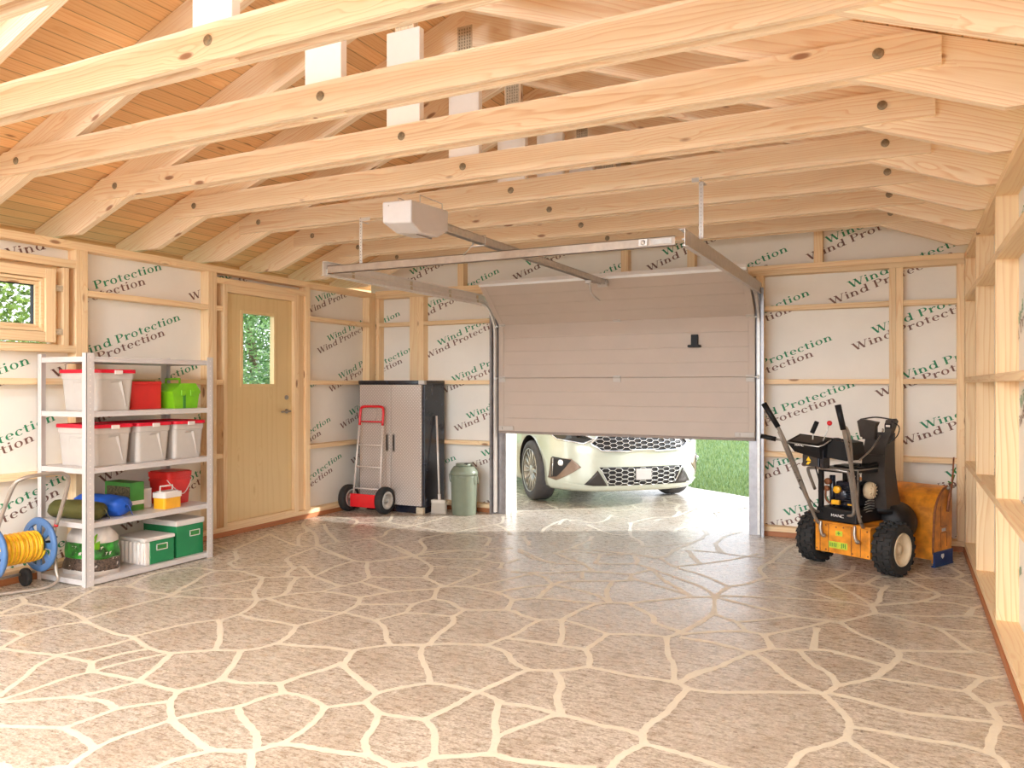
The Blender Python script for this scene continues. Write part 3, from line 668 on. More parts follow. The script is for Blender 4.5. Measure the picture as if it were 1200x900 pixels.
bd('top_plate', (XL, YB - .004, 2.42), (XR, YW, 2.465), 'x', wb)
bd('gable_plate', (XL, YB - .006, 2.466), (XR, YW, 2.512), 'x', wb)
for a, b in ((XL + .05, -5.125), (-4.935, -4.04), (-1.17, -.115), (-.005, .40)):
    for z in (.735, 1.41, 2.09): bd('rail', (a, YB, z), (b, YW, z + .045), 'x', wb)
for a, b, c, d in ((OX0 - .02, OX0, 0, OZ), (OX1, OX1 + .02, 0, OZ)):
    MB().box((a, YB + .0, c), (b, YW + .14, d)).build('opening_jamb', 'whitewood', wb)
MB().box((OX0, YB + .02, OZ), (OX1, YW + .14, OZ + .03)).build('opening_head', 'whitewood', wb)
MB().prism([(XW - .04, 0), (OX0 - .02, 0), (OX0 - .02, OZ + .03), (OX1 + .02, OZ + .03), (OX1 + .02, 0), (.61, 0), (.61, 2.55), (XM, 3.7), (XW - .04, 2.55)], YW + .03, YW + .10).build('outer_cladding', 'frame_wood', wb)

# right wall
wr = struct('wall_right', 'right wall of open timber framing used as shelving')
XE = XR + DP + .01
m = MB().box((XE, Y0, 0), (XE + .02, YB + DP, 2.49))
print_rows(m, lambda s, z: (XE - .0015, s, z), (0, -1, 0), (0, 0, 1), (0, 0, 0), 0, 0, (9, 9), (9, 9))
for i in range(-8, 4):
    for j in range(-12, 12):
        s, z = -3.9 + 1.517 * i + .192 * j, 2.1 - .419 * j
        if Y0 < -s < YB and 1.0 < YB + s and -.1 < z < 2.3 and Y0 < -(s + 1): 
            wall_text(m, 'Wind Protection', (XE - .0015, -s, z), (0, -1, 0), (0, 0, 1), (0, 0, 0), CAP, 1, 21., SXT)
            wall_text(m, 'Wind Protection', (XE - .0015, -s + .16, z - .145), (0, -1, 0), (0, 0, 1), (0, 0, 0), CAP, 2, 21., SXT)
m.build('wind_membrane', ['membrane', 'green_ink', 'brown_ink'], wr, recalc=False)
for y in (7.49, 6.41, 5.095, 3.78, 2.465, 1.15, -.165, -1.48, Y0):
    bd('stud', (XR, y, .09), (XE, y + .045, 2.455), 'z', wr)
bd('sill_plate', (XR - .014, Y0, 0), (XE, YB, .045), 'y', wr, 'sill')
bd('bottom_plate', (XR - .004, Y0, .045), (XE, YB, .09), 'y', wr)
bd('top_plate', (XR - .004, Y0, 2.455), (XE, YB, 2.50), 'y', wr)
for z in (.725, 1.42, 2.10): 
    for a, b in ((Y0 + .045, -1.48), (-1.435, -.165), (-.12, 1.15), (1.195, 2.465), (2.51, 3.78), (3.825, 5.095), (5.14, 6.41), (6.455, 7.49)):
        bd('rail', (XR, a, z), (XE, b, z + .045), 'y', wr)
bd('eave_board', (XE + .30, Y0, 2.36), (XE + .33, 8.1, zt(XE + .33) - .005), 'y', wr, 'deck')

# roof planks
ce = struct('ceiling', 'sloping roof underside of narrow spruce planks', 'ceiling')
sl = atan2(.3758, 1.)
for sgn in (-1, 1):
    x1 = XM + sgn * 3.62
    a, b = Vector((XM, 0, zt(XM))), Vector((x1, 0, zt(x1)))
    nn = Vector((sgn * sin(sl), 0, cos(sl)))
    vs = []
    for y in (Y0 - .3, 8.15):
        for p in (a, b, b + nn * .022, a + nn * .022 * 1.0): vs.append((p.x, y, p.z))
    mb = MB().add(vs, [(0, 1, 2, 3), (7, 6, 5, 4), (0, 4, 5, 1), (1, 5, 6, 2), (2, 6, 7, 3), (3, 7, 4, 0)])
    d = (b - a).normalized()
    fr = Matrix(((0, d.x, nn.x, 0), (1, 0, 0, 0), (0, d.z, nn.z, 0), (0, 0, 0, 1)))
    mb.build('roof_deck', 'deck', ce, frame=fr)
    MB().box((x1 - .02 * sgn, Y0 - .3, zt(x1) - .14), (x1 + .01 * sgn, 8.15, zt(x1) + .02)).build('fascia_board', 'deck', ce, frame='y')

# ------------------------------------------------------------------ roof trusses
def truss_root(yf):
    t = thing('roof_truss', 'x', 'roof truss', (XM, yf, 2.735))
    hx = (XR - XL) / 2; W = t
    def L(x, z): return (x - XM, z - 2.735)
    def slopeframe(s): return Matrix.Rotation(atan2(.3758, 1) * s, 4, 'Y')
    for nm, ya in (('tie_beam', 0.), ('tie_beam', .076)):
        xa, xb = (-5.288, .142)
        poly = [L(xa, 2.745), L(xb, 2.745), L(xb, 2.862), L(xb - .10, 2.90), L(xa + .10, 2.90), L(xa, 2.855)]
        MB().prism(poly, ya, ya + .028, 'xz').build(nm, 'wood', t)
    for s in (-1, 1):
        xs = XM + s * 3.6; xf = XM + s * 3.42; xh = XM + s * 2.948
        poly = [L(XM, zb(XM)), L(xh, 2.532), L(xf, 2.532), L(xs, 2.56), L(xs, zt(xs) - .004), L(XM, zt(XM) - .004)]
        MB().prism(poly, .0285, .0755, 'xz').build('rafter', 'wood', t, frame=slopeframe(s))
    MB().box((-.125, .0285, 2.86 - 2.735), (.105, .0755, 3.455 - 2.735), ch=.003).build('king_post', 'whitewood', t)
    MB().box((-.12, .0285, .02), (.10, .0755, .124)).build('post_foot', 'wood', t, frame='z')
    MB().box((-.065, .0305, 3.456 - 2.735), (.065, .0735, zb(XM) + .02 - 2.735)).build('post_neck', 'wood', t, frame='z')
    np_ = MB().box((-.055, .0248, 3.47 - 2.735), (.055, .0282, 3.76 - 2.735))
    for i in range(5):
        for j in range(13): np_.box((-.044 + .02 * i, .0225, .75 + .0205 * j), (-.036 + .02 * i, .0252, .756 + .0205 * j + .006), 1)
    np_.build('nail_plate', ['galv2', 'bolt'], t)
    for x in (-5.055, XM + .0, -.098):
        MB().lathe([(0, -.009), (.014, -.009), (.02, -.007), (.024, -.003), (.024, 0), (0, 0)], (x - XM, 0, 2.83 - 2.735), (0, 1, 0), 14).build('bolt', 'bolt', t)
    return t
ordn = ['nearest to the open end, out of view']
tlab = {-4: 'behind the viewer, at the open end', -3: 'behind the viewer, fourth from the open end', -2: 'behind the viewer beside the open end', -1: 'overhead and just out of view', 0: 'cutting the top left corner',
        1: 'highest with its middle bolt showing', 2: 'third nearest of those in view', 3: 'nearest whose right end shows whole',
        4: 'fifth from the back wall', 5: 'fourth from the back wall', 6: 'third from the back wall', 7: 'second from the back wall', 8: 'closest to the back wall'}
t0 = None
for k in range(-1, 9):
    yf = 1.62 + .6957 * k
    if yf < Y0: continue
    if t0 is None: t0 = truss_root(yf); t = t0
    else: t = copy_tree(t0); t.location = (XM, yf, 2.735)
    tag(t, 'bolted spruce roof truss with white king post, ' + tlab[k], 'roof truss', 'roof trusses')
# ------------------------------------------------------------------ sectional garage door
gd = struct('door_2', 'half open greige sectional garage door', 'garage door')
gx0, gx1 = -3.925, -1.235
def section(z0, y0, ang, first=False):
    """one door section: lower edge at (y0, z0), leaning into the room by ang"""
    Lh = .572; dy, dz = -sin(ang), cos(ang)
    T = Matrix.Translation((0, y0, z0)) @ Matrix.Rotation(ang, 4, 'X')
    mb = MB(); n = 4
    for i in range(n):
        a, b = Lh * i / n, Lh * (i + 1) / n
        mb.box((gx0 + .06, 0, a + .002), (gx1 - .06, .04, b - .0015), mat=T, ch=.0015)
    mb.box((gx0 + .062, .003, -.006), (gx1 - .062, .037, Lh + .006), mat=T)
    for xa, xb in ((gx0, gx0 + .06), (gx1 - .06, gx1)): mb.box((xa, -.002, .001), (xb, .042, Lh - .001), mat=T, ch=.002)
    o = mb.build('door_section', 'door_panel', gd)
    return o, T, (y0 + dy * Lh, z0 + dz * Lh)
s1, T1, p = section(.905, YB - .06, 0)
MB().box((gx0, YB - .064, .880), (gx1, YB - .016, .906), ch=.003).build('bottom_seal', 'door_seam', gd)
s2, T2, p = section(p[1], p[0], 0)
s3, T3, p = section(p[1], p[0], radians(49))
MB().box((gx0, -.012, .566), (gx1, .046, .60), mat=T3, ch=.004).build('top_rail', 'white', gd)
for T in (T2, T3):
    for x in (gx0 + .002, (gx0 + gx1) / 2 - .04, gx1 - .082):
        MB().box((x, -.008, -.045), (x + .08, -.001, -.006), mat=T, ch=.002).box((x, -.008, .004), (x + .08, -.001, .02), mat=T, ch=.002).cyl(T @ Vector((x, -.010, -.001)), T @ Vector((x + .08, -.010, -.001)), .006, seg=8).build('hinge', 'tote', gd)
    for x, d in ((gx0, -1), (gx1, 1)):
        MB().cyl(T @ Vector((x, -.02, 0)), T @ Vector((x + d * .035, -.02, 0)), .006, seg=8).cyl(T @ Vector((x + d * .022, -.02, 0)), T @ Vector((x + d * .038, -.02, 0)), .02, seg=16).build('roller', 'white', gd)
for x in (gx0 + .004, gx1 - .184):
    MB().box((x, -.014, .01), (x + .18, -.002, .055), mat=T1, ch=.003).box((x + .02, -.03, .02), (x + .05, -.012, .045), mat=T1, ch=.002).build('bottom_bracket', 'tote', gd)
MB().box((-1.83, -.02, .42), (-1.76, -.002, .53), mat=T2 @ Matrix.Translation((0, 0, -.12)), ch=.004).prism(rounded(-1.855, -1.735, .285, .31, .01), -.05, -.002, mat=T2, mi=0).build('inside_lock', 'black', gd)
MB().box((-2.63, -.05, .50), (-2.53, -.004, .56), mat=T3, ch=.004).build('arm_bracket', 'galv', gd)

# ------------------------------------------------------------------ door tracks
def track(x, s, label, hx, hanger_top_dx, met='galv'):
    t = thing('door_track', label, 'garage door track', (x, YB - .06, 0))
    # curved running rail
    R = .34; zc = 2.275
    pts = [(0, 0, .02), (0, 0, 1.0), (0, 0, zc - R)] ; arc = [(0, -R + R * cos(a), zc - R + R * sin(a)) for a in [radians(q) for q in range(8, 90, 8)]]
    P = [Vector(q) for q in pts + arc + [(0, -R, zc), (0, -1.6, zc), (0, -2.76, zc)]]
    mb = MB(); sec = [(-.012, -.022), (.012, -.022), (.012, -.016), (-.007, -.016), (-.007, .016), (.012, .016), (.012, .022), (-.012, .022)]
    n = len(sec); vs = []
    for i, q in enumerate(P):
        tt = (P[min(i + 1, len(P) - 1)] - P[max(i - 1, 0)]).normalized(); nn = Vector((1, 0, 0)).cross(tt)
        for a, b in sec: vs.append(q + Vector((-s, 0, 0)) * a + nn * b)
    fs = [(i * n + k, i * n + (k + 1) % n, (i + 1) * n + (k + 1) % n, (i + 1) * n + k) for i in range(len(P) - 1) for k in range(n)]
    mb.add(vs, fs + [tuple(range(n)), tuple((len(P) - 1) * n + k for k in range(n))])
    mb.build('running_rail', met, t)
    # upright angle against the wall
    MB().box((s * .02, -.045, 0), (s * .024, .056, 2.30)).box((s * .02, .046, 0), (-s * .098, .052, 2.30)).box((s * .02, -.045, 0), (s * .05, -.041, 2.30)).build('upright_angle', 'upright', t)
    MB().box((s * .014, -2.80, zc - .03), (s * .018, .02, zc + .075)).box((s * .014, -2.80, zc + .072), (-s * .022, .02, zc + .075)).box((s * .014, -2.80, zc - .033), (s * .035, .02, zc - .030)).build('horizontal_rail', met, t)
    for y in (-2.45, -1.62, -.95, -.4):
        MB().box((-s * .002, y, zc - .02), (s * .013, y + .02, zc + .06)).cyl((-s * .004, y + .01, zc + .02), (s * .002, y + .01, zc + .02), .008, seg=10).build('splice_bracket', 'galv2', t)
    mb = MB().box((hx - .014, -2.50, zc + .06), (hx + .014, -2.497, 2.70)).box((hx - .014, -2.50, 2.697), (hx + .014 , -2.40, 2.70))
    mb.box((hx - .014, -2.50, 2.70), (hx + hanger_top_dx, -2.497, 2.728)); 
    for i in range(16): mb.cyl((hx, -2.501, zc + .09 + .024 * i), (hx, -2.4995, zc + .09 + .024 * i), .004, seg=8, mi=1)
    mb.build('hanger_strap', [met, 'darksteel'], t)
    MB().box((s * .02, .01, 2.05), (s * .045, .04, 2.20), ch=.003).build('wall_bracket', 'galv2', t)
    return t
track(-3.965, -1, 'galvanised door track on the side of the metal cabinet', .115, .09, 'galv_lit')
track(-1.20, 1, 'galvanised door track beside the snow blower', .045, -.06)
cb = thing('crossbar', 'long steel bar joining the free ends of the two door tracks', 'bar', (-2.58, 4.70, 2.285))
MB().box((-1.37, 0, -.03), (1.33, .004, .03)).box((-1.37, 0, .026), (1.33, .03, .03)).box((-1.37, 0, -.03), (1.33, .03, -.026)).build('channel', 'bar', cb)
MB().box((1.18, -.006, -.014), (1.31, -.001, .018), 1).box((1.10, -.008, -.02), (1.16, -.001, .026), ch=.003).lathe([(0, 0), (.016, 0), (.012, .008), (0, .008)], (1.13, -.008, .002), (0, -1, 0), 14).build('clamp', ['galv', 'darksteel'], cb)

# ------------------------------------------------------------------ opener
op = thing('garage_door_opener', 'light grey garage door opener motor with long rail hung under the trusses', 'door opener', (-2.57, 3.65, 2.26))
mb = MB()
sec = [(-.10, .07), (.10, .0), (.10, .185), (-.10, .19)]
hb = [(-.10, .0, .07), (.10, .0, .055), (.10, .0, .185), (-.10, .0, .19), (-.09, .12, .03), (.09, .12, .012), (-.10, .40, .075), (.10, .40, .075), (.10, .40, .20), (-.10, .40, .20), (-.09, .30, .03), (.09, .30, .02)]
mb.add(hb, [(0, 1, 2, 3), (0, 4, 5, 1), (3, 2, 8, 9), (4, 10, 11, 5), (10, 6, 7, 11), (6, 9, 8, 7), (1, 5, 11, 7, 8, 2), (0, 3, 9, 6, 10, 4)])
o = mb.build('motor_housing', 'plastic_grey', op)
bm = bmesh.new(); bm.from_mesh(o.data); bmesh.ops.bevel(bm, geom=bm.edges[:], offset=.010, segments=3, affect='EDGES', profile=.5); bm.to_mesh(o.data); bm.free()
MB().cyl((-.055, -.001, .165), (-.055, .006, .165), .006, seg=12).build('lamp_button', 'darksteel', op)
MB().box((.045, .13, .012), (.052, .29, .03)).build('cover_seam', 'door_seam', op)
MB().box((-.026, .40, .145), (.026, 3.80, .149)).box((-.026, .40, .10), (-.021, 3.80, .149)).box((.021, .40, .10), (.026, 3.80, .149)).build('rail', 'galv', op)
MB().tube([(-.0, .46, .12), (0, 3.78, .12)], .006, 6).build('chain', 'darksteel', op)
mb = MB()
for x in (-.07, .08): mb.tube([(x, .12, .19), (x, .12, .235), (x, .36, .235), (x, .36, .19)], .003, 6, smooth_path=False)
mb.build('wire_bracket', 'galv', op)
MB().box((-.05, .95, .08), (.05, .975, .086)).tube([(-.05, .96, .09), (-.05, .96, .15), (.05, .96, .15), (.05, .96, .09)], .004, 6, smooth_path=False).build('rail_clamp', 'galv', op)
MB().tube([(-.04, 1.02, .15), (-.12, 1.03, .08), (-.17, 1.035, .045)], .004, 6, smooth_path=False).build('support_strap', 'galv', op)
MB().box((-.03, 3.0, .07), (.03, 3.10, .10), ch=.004).tube([(0, 3.03, .07), (.0, 3.10, -.02), (.0, 3.30, -.06)], .010, 8).build('door_arm', 'galv', op)
MB().box((-.06, 3.80, .06), (.06, 3.87, .22), ch=.003).build('header_bracket', 'galv2', op)

# ------------------------------------------------------------------ shelving unit
sx0, sx1, sy0, sy1 = -5.585, -5.04, 3.48, 4.585
sh = thing('shelving_unit', 'white steel shelving unit with five shelves by the left wall', 'shelf', ((sx0 + sx1) / 2, (sy0 + sy1) / 2, 0))
ox, oy = (sx0 + sx1) / 2, (sy0 + sy1) / 2
for x, dx in ((sx0, 1), (sx1, -1)):
    for y, dy in ((sy0, 1), (sy1, -1)):
        mb = MB(); px, py = x - ox, y - oy
        mb.box((px, py, 0), (px + dx * .045, py + dy * .003, 1.625)).box((px, py, 0), (px + dx * .003, py + dy * .06, 1.625))
        for i in range(40): mb.box((px - dx * .0006, py + dy * .026, .03 + i * .04), (px + dx * .001, py + dy * .034, .04 + i * .04), 1)
        mb.build('post', ['shelf_white', 'boxlid'], sh)
SZ = [.045, .44, .82, 1.215, 1.60]
for z in SZ:
    a, b = (sx0 - ox + .004, sy0 - oy + .004), (sx1 - ox - .004, sy1 - oy - .004)
    mb = MB().box((a[0], a[1], z - .012), (b[0], b[1], z))
    for (p, q) in (((a[0], a[1]), (b[0], a[1] + .012)), ((a[0], b[1] - .012), b), (a, (a[0] + .012, b[1])), ((b[0] - .012, a[1]), b)):
        mb.box((p[0], p[1], z - .038), (q[0], q[1], z - .012), ch=.002)
    mb.build('shelf_board', 'shelf_white', sh)

def tote(x, y, z, label, L=.42, W=.285, H=.295, root=None):
    """box with tapering sides; long side runs along x"""
    if root is not None:
        t = copy_tree(root); t.location = (x, y, z); return tag(t, label, 'storage box', 'grey storage totes with red lids')
    t = thing('storage_tote', label, 'storage box', (x, y, z), 0, 'grey storage totes with red lids')
    hx, hy = L / 2, W / 2
    def ring(f, z, r): return [(px, py, z) for px, py in rounded(-hx * f, hx * f, -hy * f, hy * f, r)]
    mb = MB(); rs = [ring(.86, .003, .03), ring(.87, .0, .03)]
    lv = [(.86, .0), (.88, .006), (.955, H * .78), (.955, H * .80), (.985, H * .81), (.99, H)]
    vs = []; n = len(ring(1, 0, .03))
    for f, zz in lv: vs += ring(f, zz, .03)
    fs = [tuple(range(n))[::-1], tuple((len(lv) - 1) * n + i for i in range(n))]
    for j in range(len(lv) - 1):
        for i in range(n): fs.append((j * n + i, j * n + (i + 1) % n, (j + 1) * n + (i + 1) % n, (j + 1) * n + i))
    mb.add(vs, fs)
    # vertical ribs and embossed side panel
    for s in (-1, 1):
        for xx in (-.35, .35):
            mb.add([(hx * xx - .006, s * hy * .86, .01), (hx * xx + .006, s * hy * .86, .01), (hx * xx + .006, s * (hy * .95 + .004), H * .74), (hx * xx - .006, s * (hy * .95 + .004), H * .74), (hx * xx, s * hy * .8, .01), (hx * xx, s * hy * .85, H * .74)], [(0, 1, 2, 3), (0, 3, 5, 4), (1, 4, 5, 2), (3, 2, 5), (0, 4, 1)])
        mb.add([(-hx * .35 - .006, s * (hy * .93 + .004), H * .70), (hx * .35 + .006, s * (hy * .93 + .004), H * .70), (hx * .35 + .006, s * (hy * .955 + .004), H * .745), (-hx * .35 - .006, s * (hy * .955 + .004), H * .745), (0, s * hy * .86, H * .7), (0, s * hy * .86, H * .74)], [(0, 1, 2, 3)])
    # slanted rib under the latch
    X = hx
    mb.add([(X * .955 + .001, .045, H * .76), (X * .96 + .012, .03, H * .76), (X * .955 + .001, .01, H * .76), (X * .865, .078, .03), (X * .865 + .010, .085, .03), (X * .865, .092, .03)], [(0, 1, 4, 3), (1, 2, 5, 4), (3, 4, 5), (0, 2, 1)])
    mb.add([(X * .955, -.05, H * .70), (X * .965 + .014, -.03, H * .77), (X * .965 + .014, .04, H * .77), (X * .955, .045, H * .74)], [(0, 1, 2, 3)])
    mb.build('tub', 'tote', t)
    l = MB(); n = len(rounded(0, 1, 0, 1, .1)); vs = []; lv = [(1.02, H - .012), (1.045, H - .012), (1.045, H + .008), (1.03, H + .014), (.9, H + .014), (.885, H + .006)]
    for f, zz in lv: vs += [(px, py, zz) for px, py in rounded(-hx * f, hx * f, -hy * f, hy * f, .03)]
    fs = [tuple((len(lv) - 1) * n + i for i in range(n)), tuple(range(n))[::-1]]
    for j in range(len(lv) - 1):
        for i in range(n): fs.append((j * n + i, j * n + (i + 1) % n, (j + 1) * n + (i + 1) % n, (j + 1) * n + i))
    l.add(vs, fs); l.build('lid', 'lid_red', t)
    MB().box((hx * 1.03, -.032, H - .022), (hx * 1.03 + .012, .032, H + .008), ch=.003).build('latch', 'boxlid', t)
    return t
# each tote stands with its short end to the room
tt = tote(-5.315, 3.76, SZ[3], 'large grey tote with red lid alone beside the red box on the upper shelf', .44, .30, .285)
tote(-5.315, 3.735, SZ[2], 'grey tote with red lid at the reel end of its shelf, partly behind the post', root=tt)
tote(-5.315, 4.078, SZ[2], 'middle of the three grey totes with red lids in a row', root=tt)
tote(-5.315, 4.405, SZ[2], 'last grey tote with red lid, nearest the side door', root=tt)
for o in [x for x in COL.objects if x.name.startswith('storage_tote') and x.parent is None]: pass

def boxthing(name, label, cat, c, size, mat, lidmat=None, lidh=.03, rz=0., group=None, over=.008):
    t = thing(name, label, cat, c, rz, group)
    a, b, h = size
    if lidmat:
        MB().box((-a / 2, -b / 2, 0), (a / 2, b / 2, h - lidh), ch=.006).build('box_body', mat, t)
        MB().box((-a / 2 - over, -b / 2 - over, h - lidh), (a / 2 + over, b / 2 + over, h), ch=.008).build('lid', lidmat, t)
    return t
rb = thing('red_box', 'plain red carton between the upper tote and the lime tool box', 'box', (-5.38, 4.115, SZ[3]))
MB().box((-.14, -.135, 0), (.14, .135, .19), ch=.003).build('carton_body', 'box_red', rb)
MB().box((-.143, -.138, .19), (.143, .138, .215), ch=.003).build('carton_lid', 'box_red', rb)
MB().box((-.13, -.13, .2155), (.12, .10, .222), ch=.002).build('paper_label', 'cardgreen', rb)
# lime toolbox
tb = thing('tool_box', 'lime green plastic tool box with a sloped lid on the upper shelf', 'tool box', (-5.32, 4.425, SZ[3]))
poly = [(-.115, 0), (.105, 0), (.125, .115), (-.13, .115)]
MB().prism(poly, -.16, .16, 'yz').build('tool_box_body', 'lime', tb)
poly = [(-.135, .115), (.13, .115), (.135, .135), (.085, .20), (-.055, .20), (-.14, .135)]
MB().prism(poly, -.165, .165, 'yz').build('tool_box_lid', 'lime', tb)
MB().prism([(-.035, 0), (-.01, 0), (-.01, .11), (-.035, .11)], .1598, .162, 'yz').build('latch_gap', 'cardgreen', tb)
for q in (-.06, .03): MB().box((.160, q, .10), (.172, q + .04, .145), ch=.004).build('latch', 'lime', tb)
MB().tube([(-.08, 0, .20), (-.08, 0, .235), (.08, 0, .235), (.08, 0, .20)], .009, 8, smooth_path=False).build('handle', 'lime', tb)

# sleeping bags
def sack(name, label, cat, c, L, R, mat, rz, flat=.8):
    t = thing(name, label, cat, c, rz)
    mb = MB(); n = 26; m_ = 22; vs = []; rr = random.Random(len(label))
    ph = [rr.uniform(0, 6) for _ in range(5)]
    for i in range(n + 1):
        u = i / n; x = (u - .5) * L; e = (1 - abs(2 * u - 1) ** 7) ** .4
        r = R * (e * .8 + .2) if 0 < i < n else R * .15
        for k in range(m_):
            a = 2 * pi * k / m_
            w = 1 + .05 * sin(3 * a + ph[0] + 5 * u) + .035 * sin(7 * a + ph[1] - 9 * u) + .03 * sin(2 * a + 14 * u + ph[2])
            vs.append((x, r * w * cos(a) * 1.05, max(0, R * flat + r * w * sin(a) * flat)))
    fs = [(i * m_ + k, i * m_ + (k + 1) % m_, (i + 1) * m_ + (k + 1) % m_, (i + 1) * m_ + k) for i in range(n) for k in range(m_)]
    fs += [tuple(range(m_))[::-1], tuple(n * m_ + k for k in range(m_))]
    mb.add(vs, fs, 0, True); mb.build('fabric_body', mat, t)
    d = MB().tube([(L * .5 - .01, 0, R * flat), (L * .5 + .01, .01, R * flat + .01), (L * .5 + .02, .03, R * .3), (L * .5 + .012, .05, .006)], .003, 6).lathe([(.02, -.012), (.026, 0), (.02, .012)], (L * .5 - .012, 0, R * flat), (1, 0, 0), 14)
    d.build('drawstring', mat, t); return t
sack('sleeping_bag', 'olive green stuffed sleeping bag at the reel end of the shelf', 'sleeping bag', (-5.31, 3.60, SZ[1]), .44, .078, 'olive', radians(12), .85)
sack('stuff_sack', 'bright blue stuffed sack lying behind the olive sleeping bag', 'stuff sack', (-5.31, 3.79, SZ[1]), .46, .088, 'blue', radians(8), .85)

gcx = thing('seed_carton', 'green printed carton with white stripe behind the blue sack', 'box', (-5.40, 4.045, SZ[1]))
MB().box((-.145, -.062, 0), (.145, .062, .215), ch=.002).build('carton_body', 'cardgreen', gcx)
MB().box((-.1455, -.0625, .045), (.1455, .0625, .075)).build('white_stripe', 'boxlid', gcx)
MB().box((-.12, -.0635, .085), (.1457, -.0615, .185)).build('plant_picture', 'foliage_print', gcx)
wc = thing('white_carton', 'small plain white carton between green carton and yellow lunch box', 'box', (-5.36, 4.165, SZ[1]))
MB().box((-.06, -.045, 0), (.06, .045, .15), ch=.003).box((-.061, -.046, .14), (.061, .046, .152), ch=.003).build('carton_body', 'boxlid', wc)
yb_ = thing('cooler_box', 'small yellow cooler box with white lid and handle', 'cooler box', (-5.165, 4.245, SZ[1]), radians(4))
mb = MB(); mb.prism(rounded(-.062, .062, -.085, .085, .02), 0, .085, 'xy', smooth=False); mb.build('cooler_body', 'yellow', yb_)
MB().prism(rounded(-.068, .068, -.092, .092, .022), .085, .125, 'xy').prism(rounded(-.05, .05, -.075, .075, .02), .125, .132, 'xy').build('cooler_lid', 'boxlid', yb_)
MB().tube([(0, -.07, .13), (0, -.07, .172), (0, .05, .172), (0, .05, .13)], .007, 8, smooth_path=False).build('handle', 'boxlid', yb_)
# bucket
bk = thing('bucket', 'red square bucket with lid and wire handle at the door end of the shelf', 'bucket', (-5.375, 4.445, SZ[1]), radians(3))
def taper(mb, a0, b0, a1, b1, z0, z1, r, n=5, cap=True, mi=0):
    A = rounded(-a0, a0, -b0, b0, r, n); B = rounded(-a1, a1, -b1, b1, r, n); k = len(A)
    vs = [(x, y, z0) for x, y in A] + [(x, y, z1) for x, y in B]
    fs = [(i, (i + 1) % k, k + (i + 1) % k, k + i) for i in range(k)] + [tuple(range(k))[::-1], tuple(k + i for i in range(k))]
    mb.add(vs, fs, mi, False); return mb
mb = MB(); taper(mb, .108, .104, .120, .117, 0, .215, .03); taper(mb, .125, .122, .125, .122, .185, .20, .033); mb.build('bucket_body', 'bucket_red', bk)
mb = MB(); taper(mb, .126, .123, .128, .125, .216, .255, .035); taper(mb, .12, .117, .118, .115, .255, .262, .035); mb.build('bucket_lid', 'bucket_red', bk)
MB().tube([(.10, -.124, .20), (.135, -.10, .15), (.14, 0, .08), (.14, .07, .15), (.10, .126, .20)], .0035, 6).build('wire_handle', 'boxlid', bk)

# bottom shelf
sb = thing('soil_bag', 'white plastic bag of potting soil with green print on the bottom shelf', 'soil bag', (-5.29, 3.70, SZ[0]), radians(6))
def bag(mb, z0, z1, f, mi):
    n = 28; L = 8; vs = []
    for j in range(L + 1):
        z = z0 + (z1 - z0) * j / L
        for k in range(n):
            a = 2 * pi * k / n; q = z / .34
            wx_ = .20 * (1 - .10 * q) * (1 if q < .8 else 1 - (q - .8) * .7); wy_ = .135 * (1 - .2 * q) * (1 if q < .82 else max(.14, 1 - (q - .82) * 4.6))
            ca, sa = cos(a), sin(a); s_ = (abs(ca) ** 3 + abs(sa) ** 3) ** (-1 / 3)
            w = 1 + .03 * sin(5 * a + 13 * q) + .02 * sin(9 * a - 7 * q)
            vs.append((wx_ * s_ * ca * w * f, wy_ * s_ * sa * w * f, z))
    fs = [(j * n + k, j * n + (k + 1) % n, (j + 1) * n + (k + 1) % n, (j + 1) * n + k) for j in range(L) for k in range(n)]
    fs += [tuple(range(n))[::-1], tuple(L * n + k for k in range(n))]
    mb.add(vs, fs, mi, True); return mb
bag(MB(), .0, .345, 1.0, 0).build('bag_film', 'soilbag', sb)
bag(MB(), .115, .225, 1.012, 0).build('green_band', 'bagprint', sb)
bag(MB(), .03, .114, 1.012, 0).build('soil_picture', 'soilprint', sb)
MB().prism([(-.02, .225), (.06, .20), (.17, .30), (.14, .225), (.19, .25), (.185, .19), (.05, .18)], -.112, -.1, 'xz').build('leaf_print', 'lime', sb)

